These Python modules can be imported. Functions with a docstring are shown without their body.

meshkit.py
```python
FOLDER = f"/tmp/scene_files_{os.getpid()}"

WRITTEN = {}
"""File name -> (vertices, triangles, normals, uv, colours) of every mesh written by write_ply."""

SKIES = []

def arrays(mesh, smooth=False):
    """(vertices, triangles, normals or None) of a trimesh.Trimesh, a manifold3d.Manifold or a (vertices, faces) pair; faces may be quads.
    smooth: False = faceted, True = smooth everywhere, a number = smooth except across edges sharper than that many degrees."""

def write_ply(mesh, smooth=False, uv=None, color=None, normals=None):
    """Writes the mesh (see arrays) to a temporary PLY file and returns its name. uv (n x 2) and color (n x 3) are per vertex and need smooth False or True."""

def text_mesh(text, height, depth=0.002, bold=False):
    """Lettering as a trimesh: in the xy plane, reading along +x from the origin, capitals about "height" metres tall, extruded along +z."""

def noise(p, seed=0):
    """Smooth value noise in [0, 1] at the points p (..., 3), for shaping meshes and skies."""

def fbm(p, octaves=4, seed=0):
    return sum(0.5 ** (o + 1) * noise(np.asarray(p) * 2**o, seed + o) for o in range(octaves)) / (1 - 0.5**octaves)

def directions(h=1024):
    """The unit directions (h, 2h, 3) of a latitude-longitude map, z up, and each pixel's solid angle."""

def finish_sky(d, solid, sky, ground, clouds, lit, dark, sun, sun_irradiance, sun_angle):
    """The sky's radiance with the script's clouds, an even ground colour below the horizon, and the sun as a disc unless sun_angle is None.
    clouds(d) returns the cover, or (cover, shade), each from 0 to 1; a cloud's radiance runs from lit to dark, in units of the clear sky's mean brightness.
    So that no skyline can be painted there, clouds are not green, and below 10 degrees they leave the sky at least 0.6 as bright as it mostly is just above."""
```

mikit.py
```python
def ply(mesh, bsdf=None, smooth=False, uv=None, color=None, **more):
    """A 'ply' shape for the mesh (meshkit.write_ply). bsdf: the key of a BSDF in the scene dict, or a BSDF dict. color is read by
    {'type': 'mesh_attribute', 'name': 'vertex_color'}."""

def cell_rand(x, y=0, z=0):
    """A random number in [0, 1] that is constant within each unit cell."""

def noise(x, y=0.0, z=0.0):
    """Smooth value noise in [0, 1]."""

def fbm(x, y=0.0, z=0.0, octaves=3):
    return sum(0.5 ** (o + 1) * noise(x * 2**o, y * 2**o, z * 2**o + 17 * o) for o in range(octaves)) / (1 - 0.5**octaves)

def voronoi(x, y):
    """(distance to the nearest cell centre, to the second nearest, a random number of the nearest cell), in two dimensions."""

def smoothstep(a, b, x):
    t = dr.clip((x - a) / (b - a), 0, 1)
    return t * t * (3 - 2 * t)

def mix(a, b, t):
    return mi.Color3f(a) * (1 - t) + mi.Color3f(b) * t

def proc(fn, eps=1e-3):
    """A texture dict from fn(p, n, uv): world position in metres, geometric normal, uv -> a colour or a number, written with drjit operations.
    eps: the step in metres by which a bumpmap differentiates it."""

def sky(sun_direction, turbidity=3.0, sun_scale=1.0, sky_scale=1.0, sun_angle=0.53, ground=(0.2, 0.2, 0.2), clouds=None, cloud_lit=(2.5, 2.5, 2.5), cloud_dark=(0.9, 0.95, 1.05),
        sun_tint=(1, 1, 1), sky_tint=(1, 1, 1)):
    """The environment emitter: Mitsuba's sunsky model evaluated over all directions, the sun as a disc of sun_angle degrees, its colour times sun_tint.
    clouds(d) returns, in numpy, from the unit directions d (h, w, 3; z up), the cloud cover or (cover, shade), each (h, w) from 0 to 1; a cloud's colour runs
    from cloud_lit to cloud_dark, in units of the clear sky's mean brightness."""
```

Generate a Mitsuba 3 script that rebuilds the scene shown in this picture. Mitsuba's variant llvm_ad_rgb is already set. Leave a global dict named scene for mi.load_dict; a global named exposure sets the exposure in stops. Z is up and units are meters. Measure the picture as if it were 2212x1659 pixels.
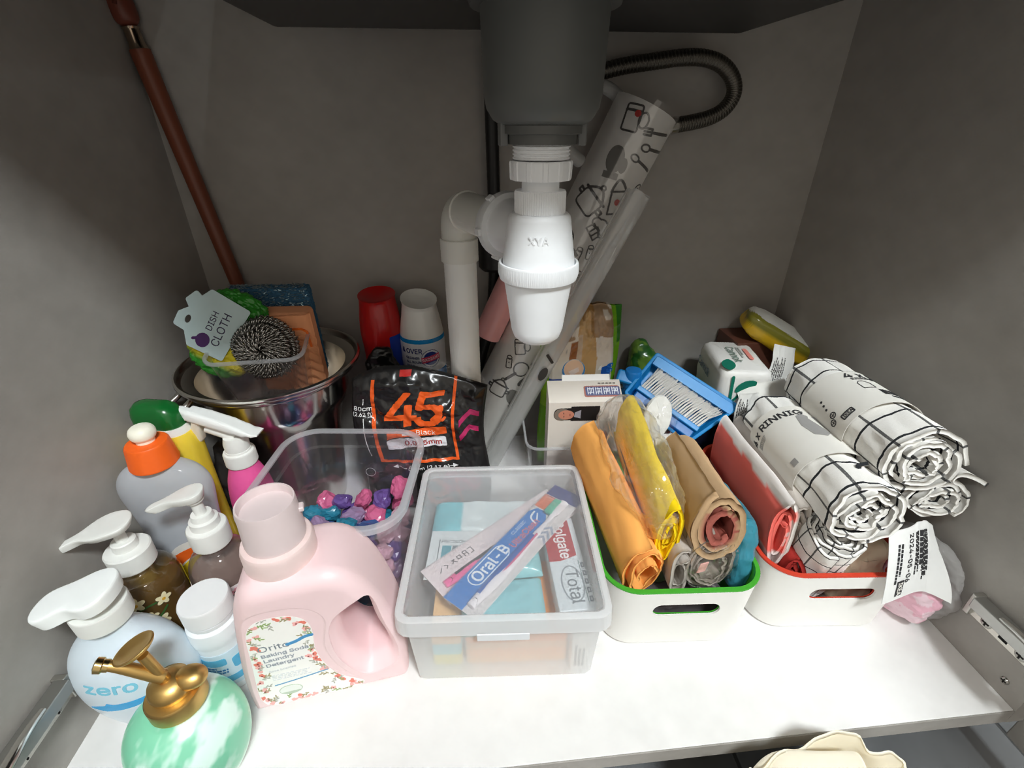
import math
import numpy as np
import trimesh
import shapely
from shapely import affinity
from shapely.geometry import Polygon, LineString, MultiPolygon, Point
import manifold3d as m3
import drjit as dr
import mitsuba as mi
import mikit
import meshkit

scene, labels = {}, {}
T = mi.ScalarTransform4f

# ------------------------------------------------------------------ camera
_pitch, _yaw, _roll = 0.505104388, 0.0926007351, -0.00143777657
_F = np.array([math.sin(_yaw) * math.cos(_pitch), math.cos(_yaw) * math.cos(_pitch), -math.sin(_pitch)])
_R0 = np.array([math.cos(_yaw), -math.sin(_yaw), 0.0])
_U0 = np.cross(_R0, _F)
_U = -math.sin(_roll) * _R0 + math.cos(_roll) * _U0
_C = np.array([0.356679642, -0.192666809, 0.476575985])
scene['camera'] = {'type': 'perspective', 'fov': math.degrees(2 * math.atan(1106 / 1025.888)), 'fov_axis': 'x', 'near_clip': 0.01, 'far_clip': 50.0,
                   'to_world': T().look_at(origin=_C.tolist(), target=(_C + _F).tolist(), up=_U.tolist())}

# ------------------------------------------------------------------ light: two ceiling lamps of the kitchen behind the camera, and the bright room
exposure = 0.0
LAMPS = (dict(x=0.95, y=-1.30, z=2.28, sx=0.22, sy=0.20, power=158.0), dict(x=-1.38, y=-1.20, z=2.28, sx=0.22, sy=0.20, power=42.0))
LAMP_COLOUR = (0.93, 0.99, 1.0)
scene['room_light'] = {'type': 'constant', 'radiance': {'type': 'rgb', 'value': [0.66, 0.60, 0.52]}}

W, D, TOP = 0.84, 0.481, 0.76      # inner width, depth and height of the cabinet


# ------------------------------------------------------------------ colours and materials
def C(r, g, b):
    """sRGB 0-255 -> linear"""
    x = np.array([r, g, b], float) / 255
    return np.where(x <= 0.04045, x / 12.92, ((x + 0.055) / 1.055) ** 2.4)


def rgb(c):
    return {'type': 'rgb', 'value': [float(v) for v in c]}


VC = {'type': 'mesh_attribute', 'name': 'vertex_color'}


def two(b):
    return {'type': 'twosided', 'bsdf': b}


# opaque materials take the colour of the mesh
scene['gloss'] = two({'type': 'principled', 'base_color': VC, 'roughness': 0.22, 'specular': 0.5})
scene['satin'] = two({'type': 'principled', 'base_color': VC, 'roughness': 0.42, 'specular': 0.45})
scene['matte'] = two({'type': 'principled', 'base_color': VC, 'roughness': 0.75, 'specular': 0.25})
scene['cloth'] = two({'type': 'principled', 'base_color': VC, 'roughness': 0.95, 'specular': 0.05, 'sheen': 0.3})
scene['metal'] = two({'type': 'principled', 'base_color': VC, 'roughness': 0.16, 'metallic': 1.0})
scene['brushed'] = two({'type': 'principled', 'base_color': VC, 'roughness': 0.40, 'metallic': 1.0})
scene['milky'] = {'type': 'principledthin', 'base_color': VC, 'roughness': 0.4, 'diff_trans': 0.7, 'spec_trans': 0.0}


def film(weight, tint=(1, 1, 1), haze=(0.85, 0.87, 0.9), rough=0.3, trans=1.0):
    """A sheet of clear plastic: weight is the share of cloudy (scattering) plastic in it."""
    return {'type': 'blendbsdf', 'weight': weight,
            'a': {'type': 'thindielectric', 'int_ior': 1.5, 'specular_transmittance': rgb(tint)},
            'b': {'type': 'principledthin', 'base_color': rgb(haze), 'roughness': rough, 'diff_trans': trans}}


scene['clear_sheet'] = film(0.07, tint=(0.93, 0.91, 0.94))
scene['crinkle_film'] = film(0.10)
scene['clear_rim'] = film(0.38)
scene['clear_film'] = {'type': 'thindielectric', 'int_ior': 1.5}
scene['frosted'] = film(0.56, haze=(0.90, 0.91, 0.92), trans=0.6)
scene['frosted_lid'] = film(0.16, haze=(0.92, 0.94, 0.96), trans=0.4)
scene['milky_film'] = film(0.28, haze=(0.80, 0.80, 0.79))
scene['grey_film'] = film(0.7, haze=(0.62, 0.61, 0.60))
scene['amber'] = film(0.10, tint=(0.62, 0.50, 0.27), haze=(0.45, 0.36, 0.18))
scene['pet_clear'] = film(0.16, tint=(0.80, 0.76, 0.74), haze=(0.55, 0.5, 0.48))
scene['soap_clear'] = film(0.62, tint=(0.85, 0.88, 0.92), haze=(0.74, 0.77, 0.82), trans=0.6)


def laminate(p, n, uv):
    a = mikit.fbm(p.x * 9, p.y * 9, p.z * 9, 4)
    b = mikit.fbm(p.x * 55 + 3, p.y * 55, p.z * 55, 3)
    c = mikit.noise(p.x * 900, p.y * 900, p.z * 900)
    t = dr.clip(0.5 + (a - 0.5) * 1.1 + (b - 0.5) * 0.6 + (c - 0.5) * 0.12, 0, 1)
    return mikit.mix((0.275, 0.26, 0.24), (0.365, 0.345, 0.32), t)


scene['laminate'] = two({'type': 'principled', 'base_color': mikit.proc(laminate), 'roughness': 0.55, 'specular': 0.3})


def board(p, n, uv):
    a = mikit.fbm(p.x * 9 + 7, p.y * 9, 0.0, 4)
    b = mikit.fbm(p.x * 60 + 3, p.y * 60, 0.0, 3)
    return mikit.mix((0.71, 0.70, 0.685), (0.80, 0.79, 0.775), dr.clip(0.5 + (a - 0.5) * 1.2 + (b - 0.5) * 0.7, 0, 1))


scene['shelf_board'] = two({'type': 'principled', 'base_color': mikit.proc(board), 'roughness': 0.5, 'specular': 0.3})


def tile(p, n, uv):
    a = mikit.fbm(p.x * 14, p.y * 14, 0.0, 4)
    return mikit.mix((0.10, 0.105, 0.11), (0.17, 0.175, 0.18), a)


scene['tile'] = two({'type': 'principled', 'base_color': mikit.proc(tile), 'roughness': 0.35, 'specular': 0.4})


def check(p, n, uv):
    """Woven tea-towel check: thin dark lines on off-white, one thread thinner the other way."""
    u, v = uv.x / 0.034, uv.y / 0.034
    fu, fv = u - dr.floor(u), v - dr.floor(v)
    weave = 0.5 + 0.5 * mikit.noise(uv.x * 2200, uv.y * 2200, 0)
    lu = (fu < 0.075)
    lv = (fv < 0.075)
    w = mikit.mix((0.66, 0.64, 0.60), (0.78, 0.765, 0.73), weave)
    dark = mi.Color3f(0.025, 0.027, 0.03)
    grey = mi.Color3f(0.10, 0.10, 0.10)
    col = dr.select(lu & (weave > 0.55), grey, w)
    return dr.select(lv, dark, col)


scene['check_cloth'] = two({'type': 'principled', 'base_color': mikit.proc(check), 'roughness': 0.95, 'specular': 0.05})


# ------------------------------------------------------------------ things, parts and meshes
def numbered(name):
    if name not in USED:
        USED.add(name)
        return name
    k = 1
    while f'{name}_{k:03d}' in USED:
        k += 1
    USED.add(f'{name}_{k:03d}')
    return f'{name}_{k:03d}'


USED = set()


def tri(m):
    """anything mesh-like -> (v, f)"""
    if hasattr(m, 'to_mesh'):
        q = m.to_mesh()
        return np.array(q.vert_properties[:, :3], float), np.array(q.tri_verts, int)
    if isinstance(m, trimesh.Trimesh):
        return np.array(m.vertices, float), np.array(m.faces, int)
    v, f = np.asarray(m[0], float), np.asarray(m[1], int)
    if f.shape[1] == 4:
        f = np.vstack([f[:, [0, 1, 2]], f[:, [0, 2, 3]]])
    return v, f


def move(m, M):
    v, f = tri(m)
    M = np.asarray(M, float)
    v = v @ M[:3, :3].T + M[:3, 3]
    if np.linalg.det(M[:3, :3]) < 0:
        f = f[:, ::-1]
    return v, f


def join(*ms):
    vs, fs, k = [], [], 0
    for m in ms:
        v, f = tri(m)
        vs.append(v)
        fs.append(f + k)
        k += len(v)
    return np.vstack(vs), np.vstack(fs)


def shape(mesh, mat, smooth=35, uv=None, color=None):
    v, f = tri(mesh)
    if isinstance(mat, str):
        return mikit.ply((v, f), mat, smooth=True if uv is not None else smooth, uv=uv)
    kind, c = mat
    if color is not None:
        return mikit.ply((v, f), kind, smooth=True, color=np.asarray(color, float), uv=uv)
    if smooth is not False and smooth is not True:
        v, f, _ = meshkit.arrays((v, f), smooth)
        smooth = True
    return mikit.ply((v, f), kind, smooth=smooth, color=np.tile(np.asarray(c, float), (len(v), 1)))


class Thing:
    def __init__(s, name, label=None, cat=None, M=None, group=None, kind=None):
        s.key, s.M = numbered(name), np.eye(4) if M is None else np.asarray(M, float)
        labels[s.key] = {k: x for k, x in dict(label=label, category=cat, group=group, kind=kind).items() if x}

    def whole(s, mesh, mat, **k):
        """the thing is one mesh"""
        scene[s.key] = shape(move(mesh, s.M), mat, **k)
        return s

    def part(s, name, mesh, mat, under=None, label=None, kind=None, raw=False, **k):
        key = numbered((under or s.key) + '__' + name)
        scene[key] = shape(mesh if raw else move(mesh, s.M), mat, **k)
        if label or kind:
            labels[key] = {a: b for a, b in (('label', label), ('kind', kind)) if b}
        return key


def unit(a):
    a = np.asarray(a, float)
    return a / np.linalg.norm(a)


def frame(o, x, y, z=None):
    """matrix with the axes x, y (and z = x cross y) at o; y is made square to x"""
    x = unit(x)
    y = np.asarray(y, float)
    y = unit(y - x * (x @ y))
    M = np.eye(4)
    M[:3, 0], M[:3, 1], M[:3, 2], M[:3, 3] = x, y, np.cross(x, y), o
    return M


def at(x=0, y=0, z=0, rz=0.0, rx=0.0, ry=0.0, s=1.0):
    M = trimesh.transformations.euler_matrix(math.radians(rx), math.radians(ry), math.radians(rz), 'sxyz')
    M[:3, :3] = M[:3, :3] * s
    M[:3, 3] = x, y, z
    return M


def axis(p0, p1, side=(0, 0, 1)):
    """local z runs from p0 towards p1, local x is near 'side'"""
    z = unit(np.subtract(p1, p0))
    x = np.asarray(side, float)
    x = unit(x - z * (z @ x))
    M = np.eye(4)
    M[:3, 0], M[:3, 1], M[:3, 2], M[:3, 3] = x, np.cross(z, x), z, p0
    return M


def box(x0, x1, y0, y1, z0, z1):
    return trimesh.creation.box(bounds=[[min(x0, x1), min(y0, y1), min(z0, z1)], [max(x0, x1), max(y0, y1), max(z0, z1)]])


def rbox(x0, x1, y0, y1, z0, z1, r=0.002, n=12):
    s = m3.Manifold.sphere(r, n)
    return m3.Manifold.batch_hull([s.translate((a, b, c)) for a in (x0 + r, x1 - r) for b in (y0 + r, y1 - r) for c in (z0 + r, z1 - r)])


def curve(pts, n=40, closed=False):
    """smooth curve through the points"""
    from scipy.interpolate import CubicSpline
    p = np.asarray(pts, float)
    if closed:
        p = np.vstack([p, p[:1]])
    d = np.r_[0, np.cumsum(np.linalg.norm(np.diff(p, axis=0), axis=1) ** 0.5)]
    t = np.linspace(0, d[-1], n + (1 if closed else 0))
    q = CubicSpline(d, p, bc_type='periodic' if closed else 'natural')(t)
    return q[:-1] if closed else q


def gridmesh(P, wrap_u=False, wrap_v=False):
    P = np.asarray(P, float)
    nu, nv = P.shape[:2]
    iu, iv = np.arange(nu if wrap_u else nu - 1), np.arange(nv if wrap_v else nv - 1)
    a, b = np.meshgrid(iu, iv, indexing='ij')
    a2, b2 = (a + 1) % nu, (b + 1) % nv
    q = np.stack([a * nv + b, a2 * nv + b, a2 * nv + b2, a * nv + b2], -1).reshape(-1, 4)
    return P.reshape(-1, 3), np.vstack([q[:, [0, 1, 2]], q[:, [0, 2, 3]]])


def capped(rings):
    """loft through rings (k, n, 3), ends closed by fans"""
    rings = np.asarray(rings, float)
    k, n = rings.shape[:2]
    v, f = gridmesh(rings, wrap_v=True)
    f = f[:, ::-1]
    v = np.vstack([v, rings[0].mean(0), rings[-1].mean(0)])
    i = np.arange(n)
    j = (i + 1) % n
    f = np.vstack([f, np.stack([j, i, i * 0 + k * n], 1), np.stack([(k - 1) * n + i, (k - 1) * n + j, i * 0 + k * n + 1], 1)])
    m = trimesh.Trimesh(v, f, process=False)
    if m.volume < 0:
        f = f[:, ::-1]
    return v, f


def lathe(prof, n=48, sx=1.0, sy=1.0, rib=None):
    """closed solid of revolution about z; prof = (r, z) from the bottom up; rib(theta, z) scales the radius"""
    prof = np.asarray(prof, float)
    th = np.arange(n) * 2 * np.pi / n
    r, z = prof[:, 0][:, None], prof[:, 1][:, None]
    k = 1.0 if rib is None else rib(th[None], z)
    P = np.stack([r * k * np.cos(th) * sx, r * k * np.sin(th) * sy, z + 0 * th], -1)
    return capped(P)


def sheet_lathe(prof, n=48, sx=1.0, sy=1.0):
    """open surface of revolution"""
    prof = np.asarray(prof, float)
    th = np.arange(n) * 2 * np.pi / n
    r, z = prof[:, 0][:, None], prof[:, 1][:, None]
    v, f = gridmesh(np.stack([r * np.cos(th) * sx, r * np.sin(th) * sy, z + 0 * th], -1), wrap_v=True)
    return v, f[:, ::-1]


def tube(path, r, n=12, flat=1.0):
    p = np.asarray(path, float)
    t = np.gradient(p, axis=0)
    t /= np.linalg.norm(t, axis=1, keepdims=True) + 1e-12
    a = np.zeros_like(p)
    x = np.cross(t[0], [0, 0, 1] if abs(t[0][2]) < 0.9 else [1, 0, 0])
    for i in range(len(p)):
        x = unit(x - t[i] * (t[i] @ x))
        a[i] = x
    b = np.cross(t, a)
    th = np.arange(n) * 2 * np.pi / n
    R = np.broadcast_to(r, (len(p),))[:, None, None]
    return capped(p[:, None] + R * (np.cos(th)[None, :, None] * a[:, None] + flat * np.sin(th)[None, :, None] * b[:, None]))


def slab(S, t):
    """a sheet S (nu, nv, 3) given thickness t along its normals; closed"""
    S = np.asarray(S, float)
    n = np.cross(np.gradient(S, axis=0), np.gradient(S, axis=1))
    n /= np.linalg.norm(n, axis=2, keepdims=True) + 1e-12
    A, B = S + n * t / 2, S - n * t / 2
    nu, nv = S.shape[:2]
    va, fa = gridmesh(A)
    vb, fb = gridmesh(B)
    k = nu * nv
    f = [fa, fb[:, ::-1] + k]
    loop = np.r_[np.arange(nv), np.arange(1, nu) * nv + nv - 1, (nu - 1) * nv + np.arange(nv - 2, -1, -1), np.arange(nu - 2, 0, -1) * nv]
    nx = np.roll(loop, -1)
    f += [np.stack([loop, loop + k, nx], 1), np.stack([nx, loop + k, nx + k], 1)]
    return np.vstack([va, vb]), np.vstack(f)


def crumple(m, amp, freq, seed=0, octaves=3):
    v, f = tri(m)
    q = trimesh.Trimesh(v, f, process=False)
    h = meshkit.fbm(v * freq, octaves, seed) - 0.5
    return v + q.vertex_normals * (h * amp * 2)[:, None], f


def flat(geom, depth=0.0003):
    """shapely shape -> thin plate in the xy plane"""
    parts = [g for g in (geom.geoms if hasattr(geom, 'geoms') else [geom]) if g.area > 1e-12]
    ms = [trimesh.creation.extrude_polygon(g, depth, engine='earcut') for g in parts]
    return join(*ms)


def dense(m, size):
    v, f = tri(m)
    v, f = trimesh.remesh.subdivide_to_size(v, f, size, max_iter=8)
    return v, f


def plate(M, dx=0.0, dy=0.0, dz=0.0):
    """map for printing on a plane: local x, y of the print -> M"""
    def fn(v):
        q = v + np.array([dx, dy, dz])
        return q @ M[:3, :3].T + M[:3, 3]
    return fn


def printed(fn, mesh, size=None):
    v, f = tri(mesh)
    if size:
        v, f = dense((v, f), size)
    return fn(v), f


def words(text, h, bold=True, depth=0.0003, center=False):
    m = meshkit.text_mesh(text, h, depth, bold)
    v, f = tri(m)
    if center:
        v = v - [v[:, 0].max() / 2, h / 2, 0]
    return v, f


def lines(rng, w, h, rows, fill=0.55):
    """blocks of print too small to read, as rows of short dashes"""
    gs = []
    for i in range(rows):
        y, x = h - (i + 0.5) * h / rows, 0.0
        end = w * rng.uniform(0.6, 1.0)
        while x < end:
            l = min(rng.uniform(0.02, 0.09) * w + 0.001, end - x + 0.0005)
            gs.append(shapely.box(x, y - h / rows * fill / 2, x + l, y + h / rows * fill / 2))
            x += l + 0.012 * w + 0.0004
    return flat(shapely.MultiPolygon(gs), 0.00025)


def stroke(pts, w, closed=False):
    p = [tuple(q) for q in pts]
    return LineString(p + p[:1] if closed else p).buffer(w / 2, quad_segs=3)


def rrect(x0, x1, y0, y1, r):
    return shapely.box(x0 + r, y0 + r, x1 - r, y1 - r).buffer(r, quad_segs=6)


def ring2(geom, n):
    """n points spread evenly round a shapely polygon"""
    e = geom.exterior
    d = np.arange(n) / n * e.length
    p = np.array([e.interpolate(x).coords[0] for x in d])
    return p if geom.exterior.is_ccw else p[::-1]


def roll(R, L, turns=3.2, t=0.0045, sx=1.0, sy=1.0, seed=0, gap=1.15, rough=0.004, taper=0.0, n=None, nl=26, bend=0.0, r_in=None, tail=0.0, phase=0.0):
    """a cloth rolled about local z (0..L): a spiral sheet with thickness. Returns mesh and uv (arc length, height)."""
    n = n or int(46 * turns)
    r0 = r_in if r_in is not None else max(R - turns * t * gap, 0.004)
    a = np.linspace(0, turns * 2 * np.pi, n)
    r = r0 + (R - r0) * a / a[-1]
    lo = np.linspace(0, 1, nl)
    A, Z = np.meshgrid(a, lo, indexing='ij')
    Rr = np.broadcast_to(r[:, None], A.shape)
    q = np.stack([np.cos(A) * 2 + seed * 7, np.sin(A) * 2, Z * 2.5 + A * 0.15], -1)
    wob = (meshkit.fbm(q, 3, seed) - 0.5) * rough * 2
    endw = (meshkit.noise(np.stack([A * 0.7 + seed, A * 0, (Z > 0.5) * 5.0], -1), seed + 3) - 0.5) * 0.010
    Rr = (Rr + wob) * (1 - taper * Z)
    if tail:
        s = np.clip((A - (a[-1] - 0.9)) / 0.9, 0, 1)
        Rr = Rr + tail * s ** 2
    X = Rr * np.cos(A + phase) * sx
    Y = Rr * np.sin(A + phase) * sy + bend * np.sin(np.pi * Z)
    S = np.stack([X, Y, Z * L + endw * (np.abs(Z - 0.5) * 2) ** 3], -1)
    arc = np.r_[0, np.cumsum(np.hypot(*np.diff(np.stack([r * np.cos(a), r * np.sin(a)]), axis=1)))]
    v, f = slab(S, t)
    uv = np.stack([np.broadcast_to(arc[:, None], A.shape), Z * L], -1).reshape(-1, 2)
    return (v, f), np.vstack([uv, uv])

# ================================================================== the cabinet
def structure(name, mesh, mat, **k):
    t = Thing(name, kind='structure')
    t.whole(mesh, mat, **k)
    return t


structure('wall_back', box(-0.018, W + 0.018, D, D + 0.018, -0.10, TOP), 'laminate', smooth=False)
wl = structure('wall_left', box(-0.018, 0, 0, D, -0.0185, TOP), 'laminate', smooth=False)
wr = structure('wall_right', box(W, W + 0.018, 0, D, -0.0185, TOP), 'laminate', smooth=False)
sh = structure('floor', rbox(0, W, 0.0012, D, -0.018, 0, 0.0006, 8), 'shelf_board', smooth=False)
sh.part('edge_band', rbox(0, W, 0, 0.0012, -0.018, -0.0003, 0.0003, 6), 'laminate', smooth=False, label='greige edge band along the front of the shelf board')
structure('trim_1', box(-0.6, W + 0.6, 0.05, 0.066, -0.0995, -0.0190), ('matte', C(40, 38, 36)), smooth=False)
fl = Thing('floor', kind='structure')
for i in range(-3, 5):
    for j in range(-4, 2):
        fl.part('tile', rbox(0.30 * i + 0.012, 0.30 * i + 0.308, 0.30 * j - 0.242 + 0.002, 0.30 * j + 0.056, -0.112, -0.1005, 0.0012, 6), 'tile', smooth=False)
fl.part('grout', box(-1.2, 2.0, -1.8, 0.6, -0.115, -0.1022), ('matte', C(70, 70, 70)), smooth=False)

ct = shapely.box(-0.6, -0.035, 1.5, 0.60).difference(rrect(0.160, 0.672, 0.045, 0.415, 0.03))
v, f = flat(ct, 0.028)
t = Thing('countertop', kind='structure')
t.whole((v + [0, 0, TOP], f), ('satin', C(60, 58, 56)), smooth=False)

# the right cabinet door, open; its lower hinge-side corner is in view
t = Thing('door_1', kind='structure')
t.part('panel', rbox(W + 0.022, W + 0.042, -0.43, 0.004, -0.052, 0.72, 0.0015), 'laminate', smooth=30)

t = Thing('door_2', kind='structure')
t.part('panel', rbox(-0.042, -0.022, -0.43, 0.004, -0.052, 0.72, 0.0015), 'laminate', smooth=30)

# small screw in the right wall under the hinge
def screw(t, name, M, r=0.0042, under=None):
    head = lathe([(0, 0), (r, 0), (r, 0.0008), (r * 0.8, 0.0016), (0, 0.0019)], 24)
    k = t.part(name, move(head, M), ('metal', C(170, 168, 162)), under=under)
    cross = join(box(-r * .62, r * .62, -r * .14, r * .14, 0.0012, 0.0021), box(-r * .14, r * .14, -r * .62, r * .62, 0.0012, 0.0021))
    t.part('cross_slot', move(cross, M), ('matte', C(25, 24, 22)), under=k, smooth=False)


def wallM(x, y, z, side):
    """on the right wall (side=-1) or left wall (+1): local z points into the cabinet, local x to the front, y up"""
    return frame((x, y, z), (0, -1 if side < 0 else 1, 0), (0, 0, 1)) if side < 0 else frame((x, y, z), (0, 1, 0), (0, 0, 1))


t = Thing('wall_screw', 'small cross-head screw sunk in the right wall below the hinge', 'screw')
screw(t, 'head', frame((W, 0.0183, 0.0174), (0, -1, 0), (0, 0, 1)), 0.0036)

# concealed hinges: plate with screws, arm, lever, cover
def hinge(x, sgn, label, dz):
    t = Thing('cabinet_hinge', label, 'hinge')
    X = lambda d: x + sgn * d
    bx = lambda d0, d1, y0, y1, z0, z1, r=0.0012: rbox(min(X(d0), X(d1)), max(X(d0), X(d1)), y0, y1, z0 + dz, z1 + dz, r)
    t.part('mounting_plate', bx(0, 0.0065, -0.004, 0.067, 0.0505, 0.0645), ('brushed', C(214, 210, 202)))
    arm = t.part('arm', bx(0.0035, 0.016, -0.030, 0.064, 0.0650, 0.0775), ('brushed', C(176, 176, 173)))
    t.part('end_block', bx(0.0, 0.011, 0.0635, 0.0695, 0.0515, 0.0765), ('brushed', C(190, 188, 182)))
    lever = curve([(X(0.013), 0.040, 0.0785 + dz), (X(0.017), 0.018, 0.0825 + dz), (X(0.020), -0.008, 0.0815 + dz), (X(0.016), -0.035, 0.0755 + dz)], 24)
    t.part('lever', tube(lever, np.linspace(0.0025, 0.0062, 24), 12, 0.7), ('metal', C(226, 224, 220)), under=arm)
    t.part('cup_arm', bx(-0.018, 0.012, -0.046, -0.028, 0.0560, 0.0775, 0.003), ('metal', C(190, 188, 182)))
    for yy in (0.050, 0.018):
        screw(t, 'screw', frame((X(0.0062), yy, 0.0575 + dz), (0, -1, 0) if sgn < 0 else (0, 1, 0), (0, 0, 1)), 0.0052)
    t.part('square_hole', bx(0.0058, 0.0068, 0.030, 0.038, 0.0545, 0.0605, 0.0003), ('matte', C(14, 14, 14)), smooth=False, label='black square hole in the plate')


hinge(W, -1, 'steel hinge on the right wall at the front edge', 0.0)
hinge(0.0, 1, 'steel hinge on the left wall beside the white-blue pump bottle', 0.0)

# the lamp of the kitchen ceiling
for L, where in zip(LAMPS, ('right', 'left')):
    t = Thing('ceiling_lamp', f'square ceiling lamp of the kitchen behind the camera, on the {where}', 'lamp')
    t.part('housing', rbox(L['x'] - L['sx'] - .02, L['x'] + L['sx'] + .02, L['y'] - L['sy'] - .02, L['y'] + L['sy'] + .02, L['z'] + 0.002, L['z'] + 0.06, 0.004), ('satin', C(230, 230, 230)))
    key = numbered(t.key + '__diffuser')
    v = np.array([[L['x'] + a * L['sx'], L['y'] + b * L['sy'], L['z']] for a, b in ((-1, -1), (-1, 1), (1, 1), (1, -1))])
    scene[key] = {**shape((v, np.array([[0, 1, 2], [0, 2, 3]])), ('matte', C(240, 240, 240)), smooth=False), 'emitter': {'type': 'area', 'radiance': rgb(np.array(LAMP_COLOUR) * L['power'])}}

# ================================================================== sink and plumbing
DARK = C(46, 46, 45)
AX, AY = 0.4155, 0.200
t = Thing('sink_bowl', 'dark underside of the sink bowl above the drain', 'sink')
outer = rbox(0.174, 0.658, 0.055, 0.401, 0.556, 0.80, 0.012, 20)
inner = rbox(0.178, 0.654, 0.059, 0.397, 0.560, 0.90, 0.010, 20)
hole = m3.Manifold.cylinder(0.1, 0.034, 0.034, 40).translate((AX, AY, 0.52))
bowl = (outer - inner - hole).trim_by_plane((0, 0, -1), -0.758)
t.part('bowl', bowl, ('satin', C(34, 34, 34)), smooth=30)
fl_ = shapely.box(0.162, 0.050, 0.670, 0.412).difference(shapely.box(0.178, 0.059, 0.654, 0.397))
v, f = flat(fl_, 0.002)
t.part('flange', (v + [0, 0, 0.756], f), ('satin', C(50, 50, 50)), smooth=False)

t = Thing('drain_strainer', 'large charcoal drain strainer body hanging under the sink', 'drain', at(AX, AY, 0))
body = t.part('body', lathe([(0, 0.4745), (0.031, 0.4745), (0.036, 0.4775), (0.0405, 0.4845), (0.0422, 0.493), (0.0428, 0.52), (0.0435, 0.543), (0.0435, 0.5555), (0, 0.5555)], 72), ('satin', C(84, 86, 84)), smooth=50)
t.part('collar', lathe([(0.0436, 0.543), (0.050, 0.5435), (0.0515, 0.547), (0.0515, 0.550), (0.0575, 0.551), (0.058, 0.5555), (0.0436, 0.5556)], 72), ('satin', C(64, 65, 64)), smooth=40)
t.part('spigot', lathe([(0, 0.462), (0.0265, 0.462), (0.0265, 0.4682), (0.030, 0.469), (0.030, 0.4742), (0, 0.4742)], 64), ('satin', C(80, 81, 79)), smooth=40)
for a in (-168, -15, 80):
    M = at(rz=a)
    t.part('lug', move(rbox(0.027, 0.033, -0.004, 0.004, 0.461, 0.4765, 0.001), M), ('satin', C(92, 93, 92)))
for a in (-160, -20, 90):
    t.part('clamp_tab', move(rbox(0.050, 0.066, -0.006, 0.006, 0.545, 0.556, 0.0015), at(rz=a)), ('satin', C(110, 110, 108)))

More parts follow.
